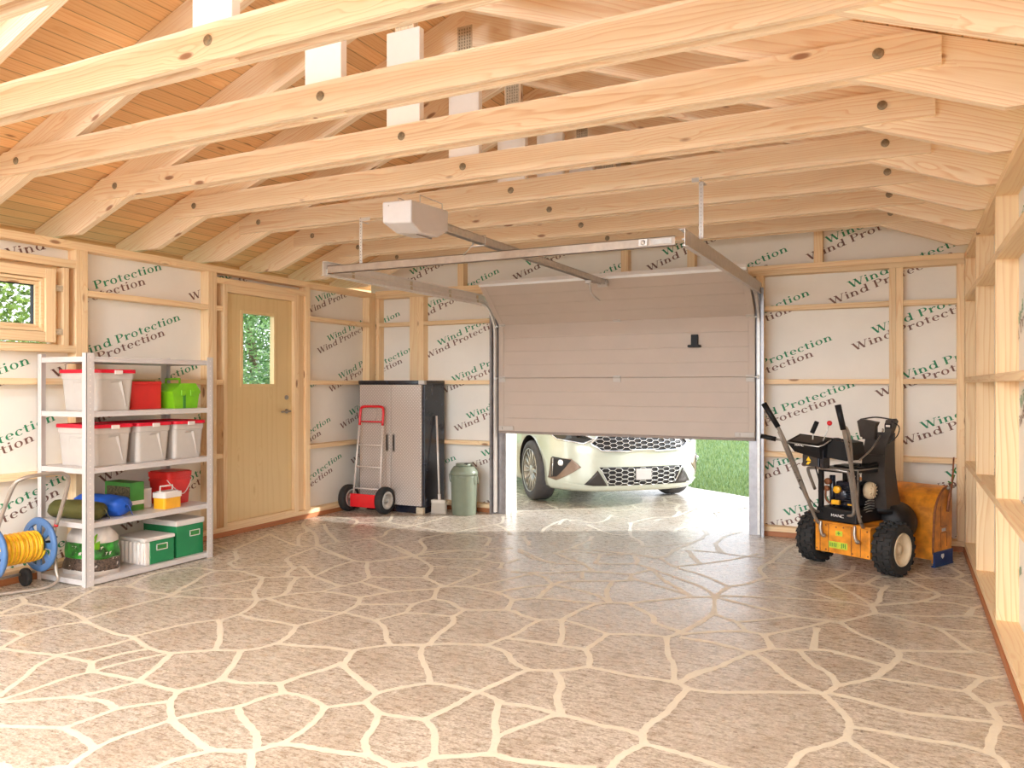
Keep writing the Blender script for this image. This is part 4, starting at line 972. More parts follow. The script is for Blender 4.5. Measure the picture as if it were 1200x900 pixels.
def carry(name, label, c, size, rz, rib):
    t = thing(name, label, 'storage box', c, rz)
    a, b, h = size
    if rib:
        MB().box((-a / 2, -b / 2, 0), (a / 2 - .06, b / 2 - .001, h - .03), ch=.01).build('box_body', 'boxlid', t)
        mb = MB()
        for i in range(7): mb.cyl((-a / 2 + .03 + i * .045, -b / 2 + .001, .012), (-a / 2 + .03 + i * .045, -b / 2 + .001, h - .035), .014, seg=10)
        mb.build('ribbed_side', 'boxlid', t)
        MB().box((a / 2 - .06, -b / 2 + .004, 0), (a / 2, b / 2, h - .03), ch=.012).build('corner_band', 'boxlid', t)
        MB().box((a / 2 - .02, -b / 2 + .045, .003), (a / 2 + .004, b / 2, h - .03), ch=.004).build('green_front', 'greenbox', t)
    else:
        MB().box((-a / 2, -b / 2, 0), (a / 2, b / 2, h - .04), ch=.006).build('box_body', 'greenbox', t)
    MB().box((-a / 2 - .008, -b / 2 - .008, h - (.03 if rib else .045)), (a / 2 + .008, b / 2 + .008, h), ch=.010).build('lid', 'boxlid', t)
    x = a / 2 + (.004 if rib else 0); zc = h * .60; yc = .02 if rib else .045
    mb = MB(); w, hh, tk = .05, .024, .006
    mb.box((x - .002, yc - w, zc - hh), (x + .004, yc + w, zc - hh + tk)).box((x - .002, yc - w, zc + hh - tk), (x + .004, yc + w, zc + hh)).box((x - .002, yc - w, zc - hh), (x + .004, yc - w + tk, zc + hh)).box((x - .002, yc + w - tk, zc - hh), (x + .004, yc + w, zc + hh))
    mb.build('handle_frame', 'boxlid', t)
    MB().box((x - .002, yc - w + tk, zc - hh + tk), (x + .001, yc + w - tk, zc + hh - tk)).box((x, yc - w + .02, zc - .004), (x + .003, yc + w - .02, zc + .006), 1).build('label_slot', ['cardgreen', 'greenbox'], t)
    return t
carry('storage_box', 'low ribbed white box with green end and white handle on the bottom shelf', (-5.235, 4.10, SZ[0]), (.32, .262, .205), 0, True)
carry('storage_box', 'large green box with white lid at the door end of the bottom shelf', (-5.275, 4.395, SZ[0]), (.38, .262, .29), 0, False)

# ------------------------------------------------------------------ hose reel
hr = thing('hose_reel', 'blue hose reel with yellow hose on a grey tube cart by the shelving', 'hose reel', (-5.36, 3.20, 0))
CZ = .295
def flange(y, s):
    mb = MB().lathe([(.142, -.010), (.180, -.014), (.190, 0), (.180, .014), (.142, .010), (.142, -.010)], (0, y, CZ), (0, 1, 0), 48, cap=False)
    mb.lathe([(0, -.012), (.05, -.014), (.055, 0), (.05, .014), (0, .012)], (0, y, CZ), (0, 1, 0), 24)
    for k in range(8):
        R_ = Matrix.Translation((0, y, CZ)) @ Matrix.Rotation(k * pi / 4, 4, 'Y')
        mb.prism([(.04, -.012), (.15, -.026), (.15, .026), (.04, .012)], -.006, .006, 'xz', mat=R_)
    mb.build('reel_flange', 'reelblue', hr)
flange(.155, 1); flange(-.175, -1)
pts = []; hp = []
for i in range(15 * 20):
    a = 2 * pi * i / 20; pts.append((.094 * cos(a), -.155 + .29 * i / 300, CZ + .094 * sin(a)))
MB().tube(pts, .0108, 6, smooth_path=False).build('hose', 'hose', hr)
pts = [(.099 * cos(2 * pi * i / 20 + .5), -.13 + .24 * i / 160, CZ + .099 * sin(2 * pi * i / 20 + .5)) for i in range(160)]
MB().tube(pts, .0095, 6, smooth_path=False).build('outer_hose', 'hose2', hr)
MB().cyl((0, -.20, CZ), (0, .185, CZ), .028, seg=16).cyl((0, -.165, CZ), (0, .145, CZ), .082, seg=24).build('drum', 'black', hr)
MB().tube([(.06, -.20, .02), (.04, -.20, .20), (.12, -.20, .45), (.27, -.19, .74), (.315, -.15, .80), (.325, -.05, .815), (.325, .06, .815), (.315, .13, .80), (.27, .185, .74), (.16, .20, .52), (.12, .20, .44)], .013, 10, sub=5).build('push_handle', 'tube_grey', hr)
MB().tube([(.10, .20, .42), (.08, .205, .28), (.10, .21, .12), (.13, .20, .05), (.12, .12, .016), (.05, -.03, .015), (-.0, -.15, .015), (.0, -.25, .02), (-.05, -.21, .06), (-.02, -.20, .2)], .012, 10, sub=5).build('base_tube', 'tube_grey', hr)
MB().tube([(-.13, -.22, .085), (-.13, .20, .085)], .010, 8).build('axle', 'tube_grey', hr)
for y in (-.205, .12):
    MB().lathe([(0, -.014), (.05, -.018), (.062, -.012), (.064, 0), (.062, .012), (.05, .018), (0, .014)], (-.10, y, .066), (0, 1, 0), 24).build('wheel', 'rubber', hr)
MB().cyl((.02, .17, CZ), (.02, .215, CZ), .02, seg=14).tube([(.02, .215, CZ), (.09, .22, CZ + .05)], .007, 8).build('crank', 'black', hr)
MB().cyl((.118, .195, .42), (.105, .215, .46), .014, seg=12).build('hose_connector', 'red', hr)

# ------------------------------------------------------------------ metal cabinet
cab = thing('metal_cabinet', 'tall black cabinet with silver diamond plate doors in the back corner', 'cabinet', (-5.085, 7.315, 0))
cw, cd = .88, .43
MB().box((-cw / 2, -cd / 2 + .02, .07), (cw / 2, cd / 2, 1.445), ch=.006).box((-cw / 2 + .02, -cd / 2 + .03, 0), (cw / 2 - .02, cd / 2 - .02, .07)).build('cabinet_body', 'gloss_black', cab)
MB().box((-cw / 2 - .004, -cd / 2 + .01, 1.412), (cw / 2 + .004, cd / 2, 1.452), ch=.006).build('cabinet_top', 'gloss_black', cab)
MB().box((cw / 2 - .07, -cd / 2 + .004, 1.408), (cw / 2 + .006, -cd / 2 + .05, 1.452), ch=.003).build('corner_cap', 'galv', cab)
for a, b, hx in ((-.41, .015, -.027), (.021, .415, .062)):
    d = MB().box((a, -cd / 2 - .012, .085), (b, -cd / 2 + .018, 1.405), ch=.005).build('cabinet_door', 'diamond', cab)
    MB().box((hx - .020, -cd / 2 - .018, .665), (hx + .018, -cd / 2 - .010, .865), ch=.005).box((hx - .012, -cd / 2 - .021, .68), (hx + .010, -cd / 2 - .015, .85), 1).build('recessed_handle', ['darksteel', 'chute'], d)
MB().box((cw / 2 - .10, -cd / 2 + .004, 0), (cw / 2 - .01, -cd / 2 + .05, .07), ch=.004).box((-cw / 2 + .02, -cd / 2 + .004, 0), (-cw / 2 + .10, -cd / 2 + .05, .07), ch=.004).build('foot', 'galv2', cab)

# ------------------------------------------------------------------ hand truck
ht = thing('hand_truck', 'folding hand truck with red handle and base leaning on the cabinet', 'hand truck', (-5.285, 6.92, 0))
lean = radians(6.)
def lt(x, z, dy=0.): return (x, z * sin(lean) + dy, z * cos(lean) )
w2 = .155
for s in (-1, 1):
    MB().tube([lt(s * w2 * 1.16, .14), lt(s * w2, 1.06)], .011, 10, smooth_path=False).build('side_tube', 'handtruck', ht)
for z in (.26, .50, .74):
    MB().tube([lt(-w2 * 1.1, z), lt(w2 * 1.1, z)], .008, 8).build('cross_tube', 'handtruck', ht)
MB().tube([lt(-w2, .96), lt(-w2, 1.12), lt(-w2 + .03, 1.165), lt(0, 1.17), lt(w2 - .03, 1.165), lt(w2, 1.12), lt(w2, .96)], .0145, 10, sub=5).tube([lt(-w2, 1.0), lt(w2, 1.0)], .009, 8).build('handle', 'red', ht)
MB().tube([lt(.05, 1.16), lt(.075, 1.08), lt(.05, 1.0)], .004, 6).build('elastic_cord', 'darksteel', ht)
MB().box((-.19, -.03, .065), (.19, -.018, .205), ch=.004).box((-.19, -.03, .06), (.19, .08, .072), ch=.003).build('base_plate', 'red', ht)
for s in (-1, 1):
    MB().box((s * .165 - .004, -.022, .19), (s * .165 + .004, -.016, .198)).build('rivet', 'bolt', ht)
def wheel(mb_name, x, par, R, W_, rim, y=.02):
    t = MB().lathe([(R * .62, -W_ * .45), (R * .8, -W_ * .5), (R * .96, -W_ * .42), (R, -W_ * .2), (R, W_ * .2), (R * .96, W_ * .42), (R * .8, W_ * .5), (R * .62, W_ * .45), (R * .62, -W_ * .45)], (x, y, R), (1, 0, 0), 36, cap=False).build('wheel', 'rubber', par)
    m2 = MB().lathe([(R * .66, -W_ * .44), (R * .58, -W_ * .3), (R * .2, -W_ * .2), (0, -W_ * .28)], (x, y, R), (1, 0, 0), 30, cap=False)
    m2.lathe([(R * .66, W_ * .46), (R * .62, W_ * .52), (R * .48, W_ * .50), (R * .44, W_ * .24), (R * .14, W_ * .2), (R * .12, W_ * .5), (0, W_ * .5)], (x, y, R), (1, 0, 0), 30, cap=False)
    m2.build('hub', rim, t); return t
wheel('wheel', -.245, ht, .148, .085, 'silver'); wheel('wheel', .245, ht, .148, .085, 'silver')
MB().cyl((-.25, .02, .148), (.25, .02, .148), .010, seg=12).build('axle', 'darksteel', ht)

# ------------------------------------------------------------------ broom and bin
br = thing('broom', 'pale push broom standing against the dark cabinet side', 'broom', (-4.535, 7.24, 0), radians(4))
MB().box((-.085, -.03, .112), (.085, .03, .15), ch=.008).build('broom_head', 'beige', br)
mb = MB()
for i in range(26):
    for j in range(6):
        x, y = -.078 + i * .00624, -.022 + j * .0088
        mb.lathe([(.0026, 0), (.0026, .112)], (x * 1.06, y * 1.1, 0), (-x * .4, -y * .5, 1), 5, cap=False)
mb.build('bristles', 'beige', br)
MB().tube([(.005, 0, .14), (-.085, .10, 1.06)], .0115, 10).tube([(.012, -.008, .14), (-.002, .008, .21)], .017, 10).build('broom_stick', 'handtruck', br)
cn = thing('trash_can', 'sage green swing lid trash can beside the garage door track', 'trash can', (-4.27, 7.33, 0))
mb = MB().lathe([(.128, 0), (.134, .006), (.145, .40), (.150, .41), (.150, .43), (.146, .435)], (0, 0, 0), (0, 0, 1), 48)
mb.build('can_body', 'cangreen', cn)
MB().lathe([(.153, .425), (.155, .455), (.148, .475), (.118, .515), (.115, .52), (0, .524)], (0, 0, 0), (0, 0, 1), 48).build('can_lid', 'cangreen', cn)
MB().prism(rounded(-.085, .085, -.085, .085, .07), .522, .552, 'xy', smooth=True).build('lid_flap', 'cangreen', cn)
MB().box((.035, -.07, .545), (.075, -.03, .557), ch=.003).build('flap_grip', 'black', cn)
MB().tube([(.152, -.03, .44), (.175, -.02, .42), (.175, .0, .35), (.155, .01, .34)], .006, 8).tube([(-.152, -.03, .44), (-.175, -.02, .42), (-.175, .0, .35), (-.155, .01, .34)], .006, 8).build('side_handle', 'cangreen', cn)
# ------------------------------------------------------------------ snow blower
sn = thing('snow_blower', 'orange and black two stage snow blower with chute by the back wall', 'snow blower', (-.345, 6.525, 0), atan2(-.453, .892))
def knobby(x, s):
    R, W_ = .198, .145
    mb = MB().lathe([(R * .60, -W_ * .46), (R * .82, -W_ * .5), (R * .93, -W_ * .44), (R * .95, 0), (R * .93, W_ * .44), (R * .82, W_ * .5), (R * .60, W_ * .46), (R * .60, -W_ * .46)], (x, 0, R), (1, 0, 0), 40, cap=False)
    for k in range(20):
        for r_, (xo, ww, aa) in enumerate(((-.047, .040, 0), (0, .034, .5), (.047, .040, 0))):
            T = Matrix.Translation((x + xo, 0, R)) @ Matrix.Rotation((k + aa) * 2 * pi / 20, 4, 'X')
            mb.prism([(-ww / 2, -.018), (ww / 2, -.012), (ww / 2 * .8, .018), (-ww / 2 * .6, .012)], R * .93, R * 1.0, 'xy', mat=T)
    t = mb.build('wheel', 'rubber', sn)
    m2 = MB()
    m2.lathe([(R * .62, s * W_ * .47), (R * .60, s * W_ * .52), (R * .56, s * W_ * .40), (R * .50, s * W_ * .28), (R * .18, s * W_ * .22), (R * .16, s * W_ * .38), (0, s * W_ * .38)], (x, 0, R), (1, 0, 0), 36, cap=False)
    m2.lathe([(R * .62, -s * W_ * .47), (R * .4, -s * W_ * .2), (0, -s * W_ * .2)], (x, 0, R), (1, 0, 0), 36, cap=False)
    for k in range(5):
        a = 2 * pi * k / 5; m2.cyl((x + s * W_ * .22, .055 * cos(a), R + .055 * sin(a)), (x + s * W_ * .27, .055 * cos(a), R + .055 * sin(a)), .008, seg=8)
    m2.build('hub', 'cream', t)
knobby(-.31, -1); knobby(.31, 1)
MB().cyl((-.31, 0, .198), (.31, 0, .198), .018, seg=12).build('axle', 'darksteel', sn)
# orange transmission box
MB().box((-.205, -.19, .125), (.235, .20, .355), ch=.006).box((-.215, -.20, .345), (.245, .22, .362), ch=.004).box((-.02, .15, .10), (.12, .50, .30), ch=.01).build('transmission_case', 'orange', sn)
mb = MB()
for x in (-.165, -.095, .09, .16): mb.box((x, -.1935, .13), (x + .004, -.188, .345))
for x, z in ((-.19, .145), (-.115, .145), (.10, .145), (.22, .145), (.215, .325), (-.115, .33), (-.03, .325), (.03, .33)): mb.cyl((x, -.19, z), (x, -.197, z), .0065, seg=8)
mb.build('case_bolts', 'rust', sn)
st = MB().box((-.09, -.1925, .165), (.06, -.1905, .215)).box((-.035, -.1925, .262), (.02, -.1905, .300))
st.build('sticker', 'sticker', sn)
mk = MB()
for i in range(4): mk.box((-.082 + i * .016, -.1935, .175), (-.074 + i * .016, -.1925, .205))
for i in range(3): mk.box((.012 + i * .014, -.1935, .172 + .006 * (i % 2)), (.019 + i * .014, -.1925, .208))
mk.box((-.012, -.1935, .268), (-.006, -.1925, .294)).box((-.022, -.1935, .278), (.004, -.1925, .284))
mk.build('sticker_marks', 'cardgreen', sn)
# black engine frame
fr = MB()
ex0, ex1, ey0, ey1, ez0, ez1 = -.20, .125, -.16, .21, .362, .765
fr.box((ex0, ey0 - .02, ez0), (ex1, ey1, ez0 + .10), ch=.008)
for x in (ex0, ex1 - .035):
    for y in (ey0, ey1 - .03): fr.box((x, y, ez0 + .08), (x + .035, y + .03, ez1), ch=.003)
fr.box((ex0, ey0, ez1 - .03), (ex1, ey0 + .03, ez1), ch=.003).box((ex0, ey1 - .03, ez1 - .03), (ex1, ey1, ez1), ch=.003)
fr.box((ex0, ey0, ez1 - .03), (ex0 + .03, ey1, ez1), ch=.003).box((ex1 - .03, ey0, ez1 - .03), (ex1, ey1, ez1), ch=.003)
fr.box((ex0 + .01, ey0 + .06, ez1 - .012), (ex1 - .01, ey1, ez1 + .004), ch=.003)
fr.build('engine_frame', 'black', sn)
MB().box((ex0 - .002, ey0 - .004, ez1 - .004), (ex1 + .002, ey0 + .006, ez1 + .006)).box((ex1 - .006, ey0, ez1 - .004), (ex1 + .004, ey1, ez1 + .006)).box((ex1 - .002, ey0 - .003, ez0 + .1), (ex1 + .004, ey0 + .004, ez1)).build('edge_strip', 'darksteel', sn)
eng = MB().box((-.12, -.06, .46), (.05, .14, .66), ch=.02)
for i in range(9): eng.box((-.02, -.105, .485 + i * .018), (.05, -.05, .492 + i * .018))
eng.cyl((-.05, -.10, .56), (-.05, .10, .56), .05, seg=20).cyl((-.145, -.05, .46), (-.145, -.05, .70), .022, seg=14)
eng.build('engine_block', 'gloss_black', sn)
MB().cyl((-.07, -.125, .60), (-.07, -.09, .60), .028, seg=16).build('filter_cap', 'yellow', sn)
MB().box((-.11, -.13, .485), (-.045, -.10, .52), ch=.006).build('carburettor', 'yellow', sn)
MB().box((.02, -.12, .49), (.055, -.10, .50)).build('engine_tag', 'yellow', sn)
MB().cyl((-.16, -.12, .60), (-.16, -.09, .60), .022, seg=14).cyl((-.15, -.12, .655), (-.15, -.09, .655), .025, seg=14).tube([(-.16, -.12, .6), (-.15, -.13, .52), (-.1, -.12, .48)], .008, 6).build('choke_linkage', 'rust', sn)
rc = MB().lathe([(.0, .012), (.03, .010), (.036, 0), (.062, -.004), (.066, -.03), (.06, -.045)], (.135, .03, .60), (1, 0, 0), 26)
for k in range(12): rc.box((-.003, .02, .004), (.003, .056, .010), mat=Matrix.Translation((.135, .03, .60)) @ Matrix.Rotation(k * pi / 6, 4, 'X') @ Matrix.Rotation(pi / 2, 4, 'Y'))
rc.build('recoil_starter', 'cream', sn)
sp = MB()
for i in range(5): sp.tube([(.118, -.08 + .01 * i, .44 + .02 * i), (.126, .0, .45 + .02 * i), (.118, .08, .44 + .02 * i)], .004, 6)
for x, z in ((.105, .44), (.105, .47), (.105, .72)): sp.cyl((x, ey0 - .004, z), (x, ey0 - .012, z), .006, seg=8)
for y, z in ((-.14, .74), (-.12, .74), (.19, .74), (-.14, .42), (-.12, .42), (.19, .42)): sp.cyl((ex1, y, z), (ex1 + .008, y, z), .006, seg=8)
sp.build('springs_and_bolts', 'silver', sn)
# maker's lettering on the base, as short raised bars
def bars(mb, txt, x, y, z, h, mi=0, dy=-1):
    B = {'M': [((0, 0), (0, 1)), ((0, 1), (.5, .3)), ((.5, .3), (1, 1)), ((1, 1), (1, 0))], 'A': [((0, 0), (.5, 1)), ((.5, 1), (1, 0)), ((.25, .4), (.75, .4))],
         'N': [((0, 0), (0, 1)), ((0, 1), (1, 0)), ((1, 0), (1, 1))], 'C': [((1, 1), (0, 1)), ((0, 1), (0, 0)), ((0, 0), (1, 0))]}
    for ch in txt:
        for (a, b), (c, d) in B[ch]:
            mb.tube([(x + a * h * 1.0, y, z + b * h), (x + c * h * 1.0, y, z + d * h)], h * .12, 4)
        x += h * 1.35
mb = MB(); bars(mb, 'MANC', -.075, ey0 - .022, .402, .020); mb.build('lettering', 'white', sn)
# handlebars
MB().tube([(-.355, -.615, 1.20), (-.262, -.575, 1.07), (-.225, -.42, .78), (-.185, -.25, .42), (-.17, -.20, .34)], .0135, 10, sub=4).tube([(-.275, -.56, 1.05), (-.24, -.42, .76), (-.205, -.25, .47), (-.17, -.16, .42), (-.10, -.165, .43)], .010, 8, sub=4).build('left_handlebar', 'darksteel', sn)
MB().tube([(.245, -.605, 1.18), (.262, -.58, 1.08), (.245, -.45, .80), (.21, -.30, .46), (.20, -.22, .36)], .0135, 10, sub=4).tube([(.225, -.56, 1.10), (.255, -.54, 1.10), (.262, -.50, 1.00), (.24, -.44, .80)], .012, 8, sub=4).build('right_handlebar', 'darksteel', sn)
MB().tube([(-.15, -.20, .36), (-.145, -.215, .30), (-.12, -.225, .255), (-.10, -.225, .26)], .0125, 10).build('left_hook', 'darksteel', sn)
MB().tube([(.125, -.20, .36), (.130, -.215, .29), (.155, -.225, .245), (.172, -.225, .25)], .0125, 10).build('right_hook', 'darksteel', sn)
MB().tube([(-.36, -.625, 1.262), (-.262, -.585, 1.085)], lambda u: .0215 - .002 * u, 12, smooth_path=False).build('left_grip', 'black', sn)
MB().tube([(.236, -.612, 1.262), (.262, -.585, 1.09)], lambda u: .0215 - .002 * u, 12, smooth_path=False).build('right_grip', 'black', sn)
MB().tube([(-.40, -.60, 1.012), (-.30, -.56, .992)], .018, 12, smooth_path=False).tube([(-.30, -.56, .992), (-.25, -.53, .985)], .009, 8, mi=1).build('side_lever', ['black', 'darksteel'], sn)
MB().tube([(-.19, -.22, .60), (-.195, -.30, .745), (-.17, -.31, .77), (-.08, -.31, .775), (.08, -.28, .765), (.115, -.26, .73), (.115, -.20, .50), (.10, -.185, .435), (.05, -.17, .42)], .0115, 10, sub=5).build('guard_tube', 'darksteel', sn)
# control panel
cp = MB().add([(-.25, -.50, .975), (.02, -.50, .955), (.055, -.36, 1.01), (-.225, -.36, 1.03), (-.20, -.47, .90), (.015, -.47, .86), (.05, -.36, .87), (-.15, -.36, .90)],
              [(0, 1, 2, 3), (0, 4, 5, 1), (1, 5, 6, 2), (2, 6, 7, 3), (3, 7, 4, 0), (4, 7, 6, 5)])
cpo = cp.build('control_panel', 'black', sn)
MB().tube([(-.25, -.505, .972), (.02, -.505, .952), (.04, -.47, .965), (.06, -.36, 1.012)], .005, 6, smooth_path=False).build('panel_edge', 'silver', cpo)
MB().add([(-.215, -.485, .985), (-.005, -.485, .970), (.02, -.385, 1.008), (-.195, -.385, 1.024)], [(0, 1, 2, 3)]).build('slot_plate', 'chute', cpo)
mb = MB(); bars(mb, 'MANC', -.17, -.507, .948, .014); mb.build('panel_lettering', 'white', cpo)
MB().box((-.135, -.465, .80), (.0, -.37, .895), ch=.005).box((.002, -.46, .79), (.03, -.37, .93), ch=.004).build('switch_box', 'gloss_black', sn)
MB().box((-.134, -.4665, .802), (-.012, -.4645, .88), 0).build('switch_label', 'chute', sn)
MB().prism([(-.105, .84), (-.065, .84), (-.085, .872)], -.4675, -.4655, 'xz').prism([(-.105, .812), (-.085, .812), (-.065, .834), (-.09, .834)], -.4675, -.4655, 'xz').build('warning_mark', 'warn', sn)
MB().cyl((-.075, -.43, .98), (-.073, -.425, 1.05), .005, seg=8, mi=1).tube([(-.079, -.43, 1.045), (-.045, -.42, 1.13)], .017, 12, smooth_path=False).build('shift_lever', ['black', 'silver'], sn)
MB().cyl((.0, -.42, .98), (.042, -.40, 1.11), .005, seg=8).build('lever_rod', 'silver', sn)
MB().sphere((.044, -.40, 1.122), .019, mi=0).build('lever_knob', 'red', sn)
MB().prism([(.03, .87), (.19, .855), (.215, .90), (.20, .985), (.09, 1.005), (.04, .96)], -.42, -.22, 'xz').build('fuel_tank', 'black', sn)
for pts_, r_ in (([(.05, -.42, .96), (.03, -.40, .98), (.10, -.38, 1.01), (.18, -.34, .96)], .007), ([(-.06, -.42, .80), (-.055, -.38, .70), (-.08, -.33, .64), (-.10, -.31, .60)], .005),
                ([(-.23, -.36, .62), (-.20, -.24, .50), (-.14, -.2, .43)], .004), ([(.12, -.25, .78), (.1, -.1, .80), (.0, 0, .79), (.1, .1, .80)], .006)):
    MB().tube(pts_, r_, 6).build('control_cable', 'black', sn)
MB().cyl((.0, .02, .765), (.0, .02, .80), .045, seg=18).box((-.12, -.08, .767), (-.02, .08, .785), ch=.004).cyl((.08, .0, .77), (.13, .10, .80), .018, seg=12).box((-.02, -.12, .768), (.11, -.02, .782), ch=.004).build('air_cleaner', 'black', sn)
MB().tube([(.22, -.30, .86), (.20, -.1, .93), (.12, .20, 1.04), (.10, .24, 1.06)], .006, 8).build('chute_rod', 'darksteel', sn)
# chute
ch = MB()
rings = [(.23, .10, .46, .10, .12), (.21, .10, .60, .092, .10), (.21, .085, .75, .092, .09), (.21, .09, .90, .088, .08), (.215, .10, 1.02, .08, .07)]
vs = []
for (y, x, z, hx, hy) in rings: vs += [(x - hx, y - hy, z), (x + hx, y - hy, z), (x + hx * .9, y + hy, z), (x - hx * .9, y + hy, z), (x - hx * .88, y + hy - .006, z), (x - hx * .94, y - hy + .012, z), (x + hx * .94, y - hy + .012, z), (x + hx * .88, y + hy - .006, z)]
fs = []
for i in range(len(rings) - 1):
    for a, b in ((3, 0), (0, 1), (1, 2), (2, 7), (7, 6), (6, 5), (5, 4), (4, 3)): fs.append((i * 8 + a, i * 8 + b, i * 8 + 8 + b, i * 8 + 8 + a))
ch.add(vs, fs); ch.box((.00, .108, .58), (.19, .112, .60)).box((.01, .115, .86), (.175, .125, .866))
ch.build('chute', 'chute', sn)
dfl = MB().prism([(-.005, 1.0), (.11, .985), (.11, 1.08), (.128, 1.118), (.0, 1.14), (-.03, 1.12)], .10, .15, 'xz')
dfl.prism([(.155, 1.0), (.20, .94), (.245, 1.06), (.27, 1.13), (.255, 1.148), (.20, 1.138), (.188, 1.10), (.19, 1.05), (.17, 1.02)], .10, .15, 'xz')
dfl.box((-.01, .14, .98), (.24, .16, 1.04)).tube([(-.01, .12, 1.135), (.12, .10, 1.155), (.25, .12, 1.14)], .006, 6)
dfl.build('chute_deflector', 'chute', sn)
MB().box((.197, .094, 1.075), (.243, .0995, 1.11)).box((.203, .092, 1.085), (.235, .0945, 1.10), 1).tube([(.24, .10, 1.13), (.295, .11, 1.09), (.28, .11, 1.02), (.22, .10, .96)], .004, 6, mi=0).build('deflector_catch', ['black', 'boxlid'], sn)
MB().lathe([(.12, 0), (.125, .03), (.11, .06)], (.10, .23, .42), (0, 0, 1), 28).lathe([(.13, -.12), (.15, -.08), (.15, .10), (.12, .14)], (.14, .30, .34), (0, 1, 0), 28).build('chute_collar', 'black', sn)
# auger housing
hp_ = []
for i in range(11):
    a = i / 10 * pi / 2 * .92; hp_.append((.50 + .25 * (1 - cos(a)) , .34 + .272 * sin(a)))
prof = [(.49, .055), (.488, .20)] + hp_
outer = [(y, z) for y, z in prof]; inner = [(y + .010, z - .004) for y, z in prof][::-1]
MB().prism(outer + inner, -.36, .36, 'yz', smooth=False).build('auger_housing', 'orange', sn)
for s in (-1, 1):
    side = [(.485, .03), (.485, .20)] + hp_ + [(.79, .600), (.79, .30), (.775, .03)]
    MB().prism(side, s * .352, s * .366, 'yz').build('side_plate', 'orange', sn)
    ed = MB().tube([(s * .364, y, z) for y, z in [(.487, .10), (.487, .20)] + hp_], .008, 6, sub=2)
    ed.box((s * .366, .60, .30), (s * .369, .604, .46)).box((s * .366, .60, .30), (s * .369, .70, .304)).box((s * .366, .60, .14), (s * .369, .604, .25)).box((s * .366, .60, .25), (s * .369, .70, .254)).box((s * .366, .70, .14), (s * .369, .704, .25))
    ed.build('plate_edge', 'rust', sn)
    MB().box((s * .364, .48, .006), (s * .376, .785, .115), ch=.004).box((s * .35, .48, .0), (s * .382, .785, .010), ch=.003).build('skid_shoe', 'steelblue', sn)
    MB().prism([(.61, .055), (.632, .072), (.628, .092), (.592, .092), (.588, .072)], s * .376, s * .379, 'yz').build('skid_mark', 'white', sn)
MB().box((.3662, .62, .262), (.3685, .68, .285)).build('side_label', 'silver', sn)
au = MB().cyl((-.35, .64, .24), (.35, .64, .24), .022, seg=12)
for s in (-1, 1):
    pts = []
    for i in range(60):
        a = i / 60 * 4 * pi; pts.append((s * (.04 + .30 * i / 60), .64 + .13 * cos(a), .24 + .13 * sin(a)))
    au.tube(pts, .016, 4, smooth_path=False)
au.build('auger', 'rust', sn)
MB().tube([(.372, .70, .41), (.378, .72, .52), (.382, .755, .63), (.376, .80, .83)], lambda u: .013 - .007 * u, 8, sub=4).build('clean_out_tool', 'rust', sn)
MB().tube([(.38, .70, .645), (.38, .755, .63), (.38, .80, .69)], .006, 6, smooth_path=False).tube([(.38, .77, .70), (.38, .82, .745)], .006, 6).build('tool_clip', 'cardgreen', sn)
MB().sphere((.375, .71, .595), .016).sphere((.375, .79, .60), .014).build('wing_nuts', 'darksteel', sn)

# ------------------------------------------------------------------ car
car = thing('car', 'pearl white hatchback parked on the sunlit driveway, seen under the door', 'car', (-3.36, 9.318, 0), atan2(-.695, -.719))
car.scale = (1.13, 1.13, 1.13)
LV = [  # z, nose y, half width, tail y
 (.17, .815, .83, -3.38), (.20, .86, .865, -3.42), (.26, .89, .885, -3.44), (.34, .90, .892, -3.45), (.44, .895, .897, -3.46), (.54, .90, .90, -3.46), (.62, .90, .90, -3.45),
 (.70, .875, .898, -3.43), (.76, .82, .89, -3.42), (.81, .72, .875, -3.41), (.86, .50, .85, -3.40), (.91, .18, .82, -3.38), (.95, -.15, .79, -3.35)]
def lerp_lv(z):
    for a, b in zip(LV, LV[1:]):
        if a[0] <= z <= b[0]:
            t = (z - a[0]) / (b[0] - a[0]); return [a[i] + (b[i] - a[i]) * t for i in range(4)]
    return LV[0] if z < LV[0][0] else LV[-1]
def front_y(x, z):
    _, yn, hw, _t = lerp_lv(z); u = min(1., abs(x) / hw)
    return .10 + (yn - .10) * (1 - u ** 3.4) ** (1 / 2.1)
mb = MB(); NF = 40; vs = []
for z, yn, hw, yt in LV:
    ring = []
    for i in range(NF + 1):
        t = -1 + 2 * i / NF; x = hw * sin(t * pi / 2)
        u = abs(x) / hw; ring.append((x, .10 + (yn - .10) * max(0, 1 - u ** 3.4) ** (1 / 2.1), z))
    for yy in (-.3, -.8, -1.4, -2., -2.6, -3.): ring.append((hw, yy, z))
    for i in range(13):
        t = 1 - 2 * i / 12; x = hw * sin(t * pi / 2); u = abs(x) / hw
        ring.append((x, -3.1 + (yt + 3.1) * max(0, 1 - u ** 3.4) ** (1 / 2.1), z))
    for yy in (-3., -2.6, -2., -1.4, -.8, -.3): ring.append((-hw, yy, z))
    vs += ring
n = len(ring)
fs = [(j * n + k, j * n + (k + 1) % n, (j + 1) * n + (k + 1) % n, (j + 1) * n + k) for j in range(len(LV) - 1) for k in range(n)]
fs += [tuple(range(n))[::-1], tuple((len(LV) - 1) * n + k for k in range(n))]
mb.add(vs, fs, 0, True)
body = mb.build('car_body', ['carwhite', 'darkgrille'], car)
cut = MB()
for y in (0., -2.65):
    for s in (-1, 1): cut.cyl((s * .62, y, .325), (s * 1.1, y, .325), .375, seg=48)
cuto = cut.build('cutter', 'darkgrille', car)
bo = body.modifiers.new('arches', 'BOOLEAN'); bo.operation = 'DIFFERENCE'; bo.object = cuto; bo.solver = 'EXACT'
